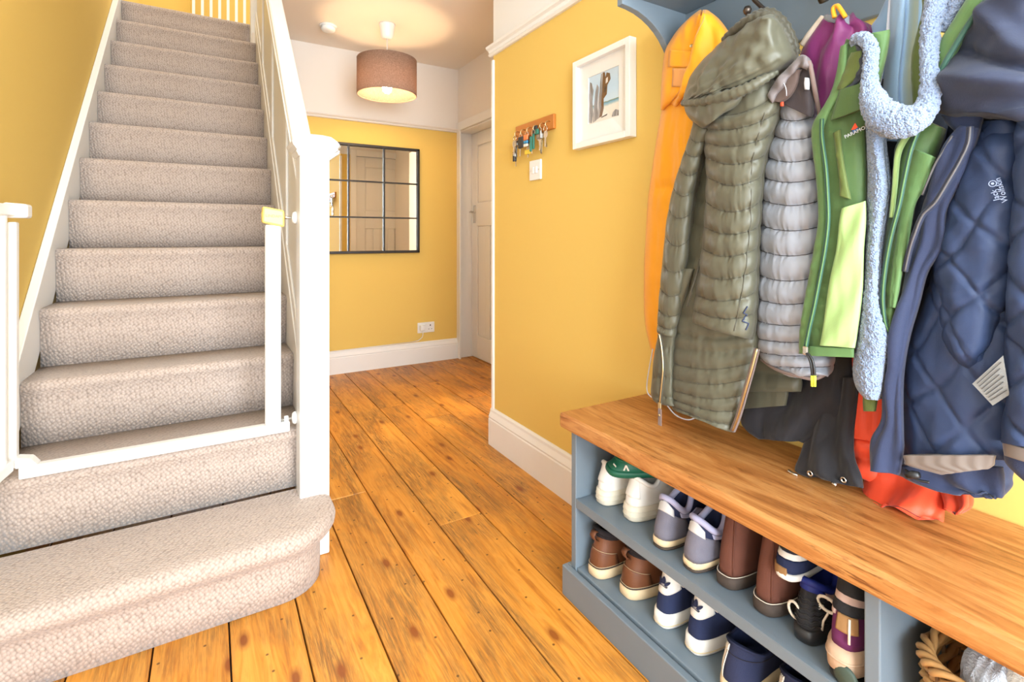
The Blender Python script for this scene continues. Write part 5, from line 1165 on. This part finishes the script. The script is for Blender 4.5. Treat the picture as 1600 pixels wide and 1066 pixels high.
# the sleeve lining, a fold in front
_, FQ2 = sheet('sleeve_lining', [(1530, 210, 1600, 200), (1506, 262, 1600, 258), (1482, 318, 1600, 312), (1474, 355, 1596, 352), (1462, 395, 1592, 395), (1458, 425, 1586, 432), (1466, 460, 1580, 468), (1469, 500, 1560, 506), (1472, 530, 1548, 545), (1490, 560, 1532, 580)], 'navy_quilt', nv, 1.005, .040, .02, 56, 110, diamonds(.0055, ph=.3), wr=.006, wf=(10, 22), seed=74, capr=.06)
sheet('hem_tape', [(1411, 712, 1556, 712), (1413, 720, 1554, 720), (1418, 728, 1553, 727), (1470, 742, 1545, 733)], 'reflective_tape', nv, .972, .010, .012, 40, 10, lambda s, t, p: .0006*math.sin(s*34), wr=.001, seed=75, prof=.35)
sheet('hem', [(1400, 728, 1566, 730), (1408, 744, 1568, 748), (1440, 760, 1568, 762), (1480, 768, 1567, 774), (1530, 770, 1564, 778)], 'navy_cotton', nv, 1.01, .016, .02, 36, 24, lambda s, t, p: .005*math.sin(s*14), wr=.003, seed=76)
strand('toggle_cord', [(1414, 734, .978), (1424, 742, .975), (1434, 750, .975), (1452, 754, .978)], 'black_plastic', nv, .002, 6)
m = MB(); a = atx(1426, 742, .97); m.tube([a + Vector((0, -.009, .003)), a, a + Vector((0, .009, -.004))], [.005, .0065, .005], 10); m.build('cord_toggle', 'black_plastic', nv, True)
# hood/upper shell draped over the top
def hfold(s, t, p):
    t = (t*11 - 3)/8
    return .020*math.exp(-((t - .62 - .20*(s - .5))/.10)**2) - .014*math.exp(-((t - .47 - .24*(s - .5))/.035)**2) + .012*math.exp(-((t - .28 - .45*(s - .4))/.07)**2) + .006*math.sin(t*11 + s*4)
_, FN = sheet('hood', [(1556, -150, 1590, -150, 1.03), (1556, -105, 1628, -108, 1.01), (1556, -58, 1650, -60, .99), (1548, -12, 1660, -14), (1530, 18, 1660, 14), (1508, 48, 1660, 44), (1486, 80, 1660, 76), (1470, 112, 1660, 104), (1461, 134, 1660, 128), (1460, 158, 1660, 152), (1466, 176, 1660, 168), (1492, 186, 1660, 174)], 'navy_softshell', nv, .985, .055, .06, 50, 60, hfold, wr=.010, wf=(14, 9), seed=78, capr=.05)
sheet('collar', [(1470, 180, 1538, 178), (1478, 192, 1534, 190), (1490, 204, 1530, 204), (1504, 214, 1526, 216)], 'navy_cotton', nv, .995, .014, .02, 24, 20, None, wr=.003, seed=79)
# right half of the same coat
_, FQ3 = sheet('quilted_lining', [(1592, 176, 1660, 170), (1586, 230, 1660, 225), (1585, 300, 1660, 300), (1580, 350, 1660, 350), (1576, 428, 1660, 428), (1573, 491, 1660, 491), (1571, 549, 1660, 549), (1573, 619, 1660, 619), (1567, 660, 1660, 665), (1566, 692, 1660, 705)], 'navy_quilt', nv, .985, .045, .03, 40, 150, diamonds(.006, ph=.15), wr=.007, wf=(9, 20), seed=81)
sheet('hem_tape', [(1566, 690, 1660, 720), (1567, 702, 1660, 732), (1569, 712, 1660, 742)], 'reflective_tape', nv, .965, .020, .006, 24, 8, None, wr=.002, seed=82, prof=.4)
sheet('hem', [(1568, 706, 1660, 736), (1570, 722, 1660, 760), (1584, 738, 1660, 790), (1600, 752, 1660, 806)], 'navy_cotton', nv, .975, .020, .03, 20, 16, None, wr=.003, seed=83)
# care label with fine print
LB = [(1519, 600), (1567, 556), (1577, 617), (1551, 634)]
lab = motif('care_label', LB, 'care_label', nv, .945)
A0, A1, A2, A3 = [atx(u, v, .9442) for u, v in LB]
plain('label_ink', S(52, 52, 54), .7)
for k in range(7):
    f0 = .10 + k*.125; p0 = A0.lerp(A3, f0*.95); p1 = A1.lerp(A2, f0); d = (p1 - p0); w = (A3 - A0)*.022
    m = MB(); q = [p0 + d*.10, p0 + d*(.92 - .07*(k % 3)), p0 + d*(.92 - .07*(k % 3)) + w, p0 + d*.10 + w]; q2 = [v - Vector((.0006, 0, 0)) for v in q]
    m.v = q + q2; m.f = [(0, 1, 2, 3), (7, 6, 5, 4), (0, 4, 5, 1), (1, 5, 6, 2), (2, 6, 7, 3), (3, 7, 4, 0)]; m.build('print_line', 'label_ink', lab)
# printed maker's lettering on the lining, running downwards
dl = atx(1562, 282, .950) - atx(1571, 309, .950); ul = atx(1550, 298, .950) - atx(1566, 294, .950)
text('Wolfskin', atx(1569, 296, .949), dl, ul, .0098, 'print_pale', nv); text('Jack', atx(1559.5, 304, .948), dl, ul, .0098, 'print_pale', nv)
m = MB(); a = atx(1551, 287, .949); m.tube([a + Vector((0, .0042*math.cos(t*PI/6), .0042*math.sin(t*PI/6))) for t in range(12)], .0006, 5, True); m.build('paw_motif_ring', 'print_pale', nv)
m = MB(); m.lathe([(0, -.0012), (.0018, -.0008), (.0018, .0), (0, 0)], a, 8, 'x'); m.build('paw_motif', 'print_pale', nv)

# ---- black jacket hems and coral overtrousers on the bench
bl = coat('softshell_jacket', 'black softshell jacket hanging low with hem toggles touching the bench', 'jacket', 1290, 750, 1.08)
sheet('body', [(1235, 470, 1330, 470, 1.135), (1215, 540, 1332, 540, 1.13), (1185, 600, 1334, 595, 1.12), (1168, 630, 1330, 635, 1.11), (1158, 655, 1300, 662, 1.105), (1166, 672, 1275, 682, 1.10), (1186, 687, 1256, 692, 1.095)], 'black_softshell', bl, 1.11, .02, .02, 40, 50, lambda s, t, p: .008*math.sin(s*10 + 3*t), wr=.006, seed=91)
sheet('sleeve', [(1285, 590, 1345, 590, 1.12), (1275, 640, 1340, 640, 1.11), (1260, 675, 1335, 680, 1.10), (1249, 710, 1335, 715, 1.075), (1242, 735, 1345, 745, 1.056), (1262, 745, 1347, 763, 1.050)], 'black_softshell', bl, 1.10, .012, .02, 40, 50, lambda s, t, p: .007*math.sin(s*12 - 4*t), wr=.006, seed=92)
strand('hem_toggle', [(1232, 736, 1.045), (1240, 741, 1.042), (1246, 743, 1.044)], 'chrome', bl, .0035, 8)
strand('hem_toggle', [(1300, 754, 1.042), (1307, 759, 1.040)], 'chrome', bl, .004, 8)
for (u, v) in ((1266, 740), (1318, 750)):
    m = MB(); m.lathe([(.003, 0), (.006, 0), (.006, -.002), (.003, -.002), (.003, 0)], atx(u, v, 1.044), 12, 'x'); m.build('eyelet', 'chrome', bl, True)
rd = coat('overtrousers', 'coral red waterproof overtrousers folded down onto the bench behind the navy coat', 'trousers', 1430, 810, 1.1)
sheet('upper_leg', [(1312, 540, 1390, 540, 1.145), (1310, 600, 1386, 600, 1.135), (1307, 640, 1384, 645, 1.125), (1304, 680, 1380, 694, 1.115)], 'coral_nylon', rd, 1.12, .015, .02, 30, 40, None, wr=.005, seed=95)
sheet('knee_fold', [(1316, 682, 1385, 694, 1.13), (1313, 704, 1385, 712, 1.125), (1321, 720, 1382, 728, 1.12), (1316, 733, 1370, 758, 1.115)], 'coral_nylon', rd, 1.12, .018, .02, 30, 36, lambda s, t, p: .006*math.sin(t*9), wr=.004, seed=96)
_, FR = sheet('lower_leg', [(1356, 720, 1460, 745, 1.13), (1352, 745, 1476, 772, 1.12), (1347, 772, 1477, 797, 1.09), (1349, 782, 1474, 812, 1.078), (1358, 786, 1472, 816, 1.072)], 'coral_nylon', rd, 1.11, .026, .03, 44, 44, lambda s, t, p: .006*math.sin(s*9 + 5*t), wr=.005, seed=97)
sheet('lower_leg', [(1450, 730, 1522, 752, 1.14), (1466, 765, 1522, 775, 1.13), (1474, 786, 1520, 794, 1.105), (1477, 798, 1505, 804, 1.09)], 'coral_nylon', rd, 1.12, .022, .02, 30, 36, lambda s, t, p: .005*math.sin(s*11), wr=.004, seed=98)
surf_line('hem_stitching', FR, [(.03, .78), (.3, .80), (.6, .80), (.97, .78)], 'black_softshell', rd, .0006, .0008)

# faint maker's lettering on the gate latch
plain('latch_print', S(190, 150, 60), .5)
text('LINDAM', (.1725, GY - .0105, 1.081), Vector((1, 0, -.06)), Vector((0, 0, 1)), .0125, 'latch_print', lt)
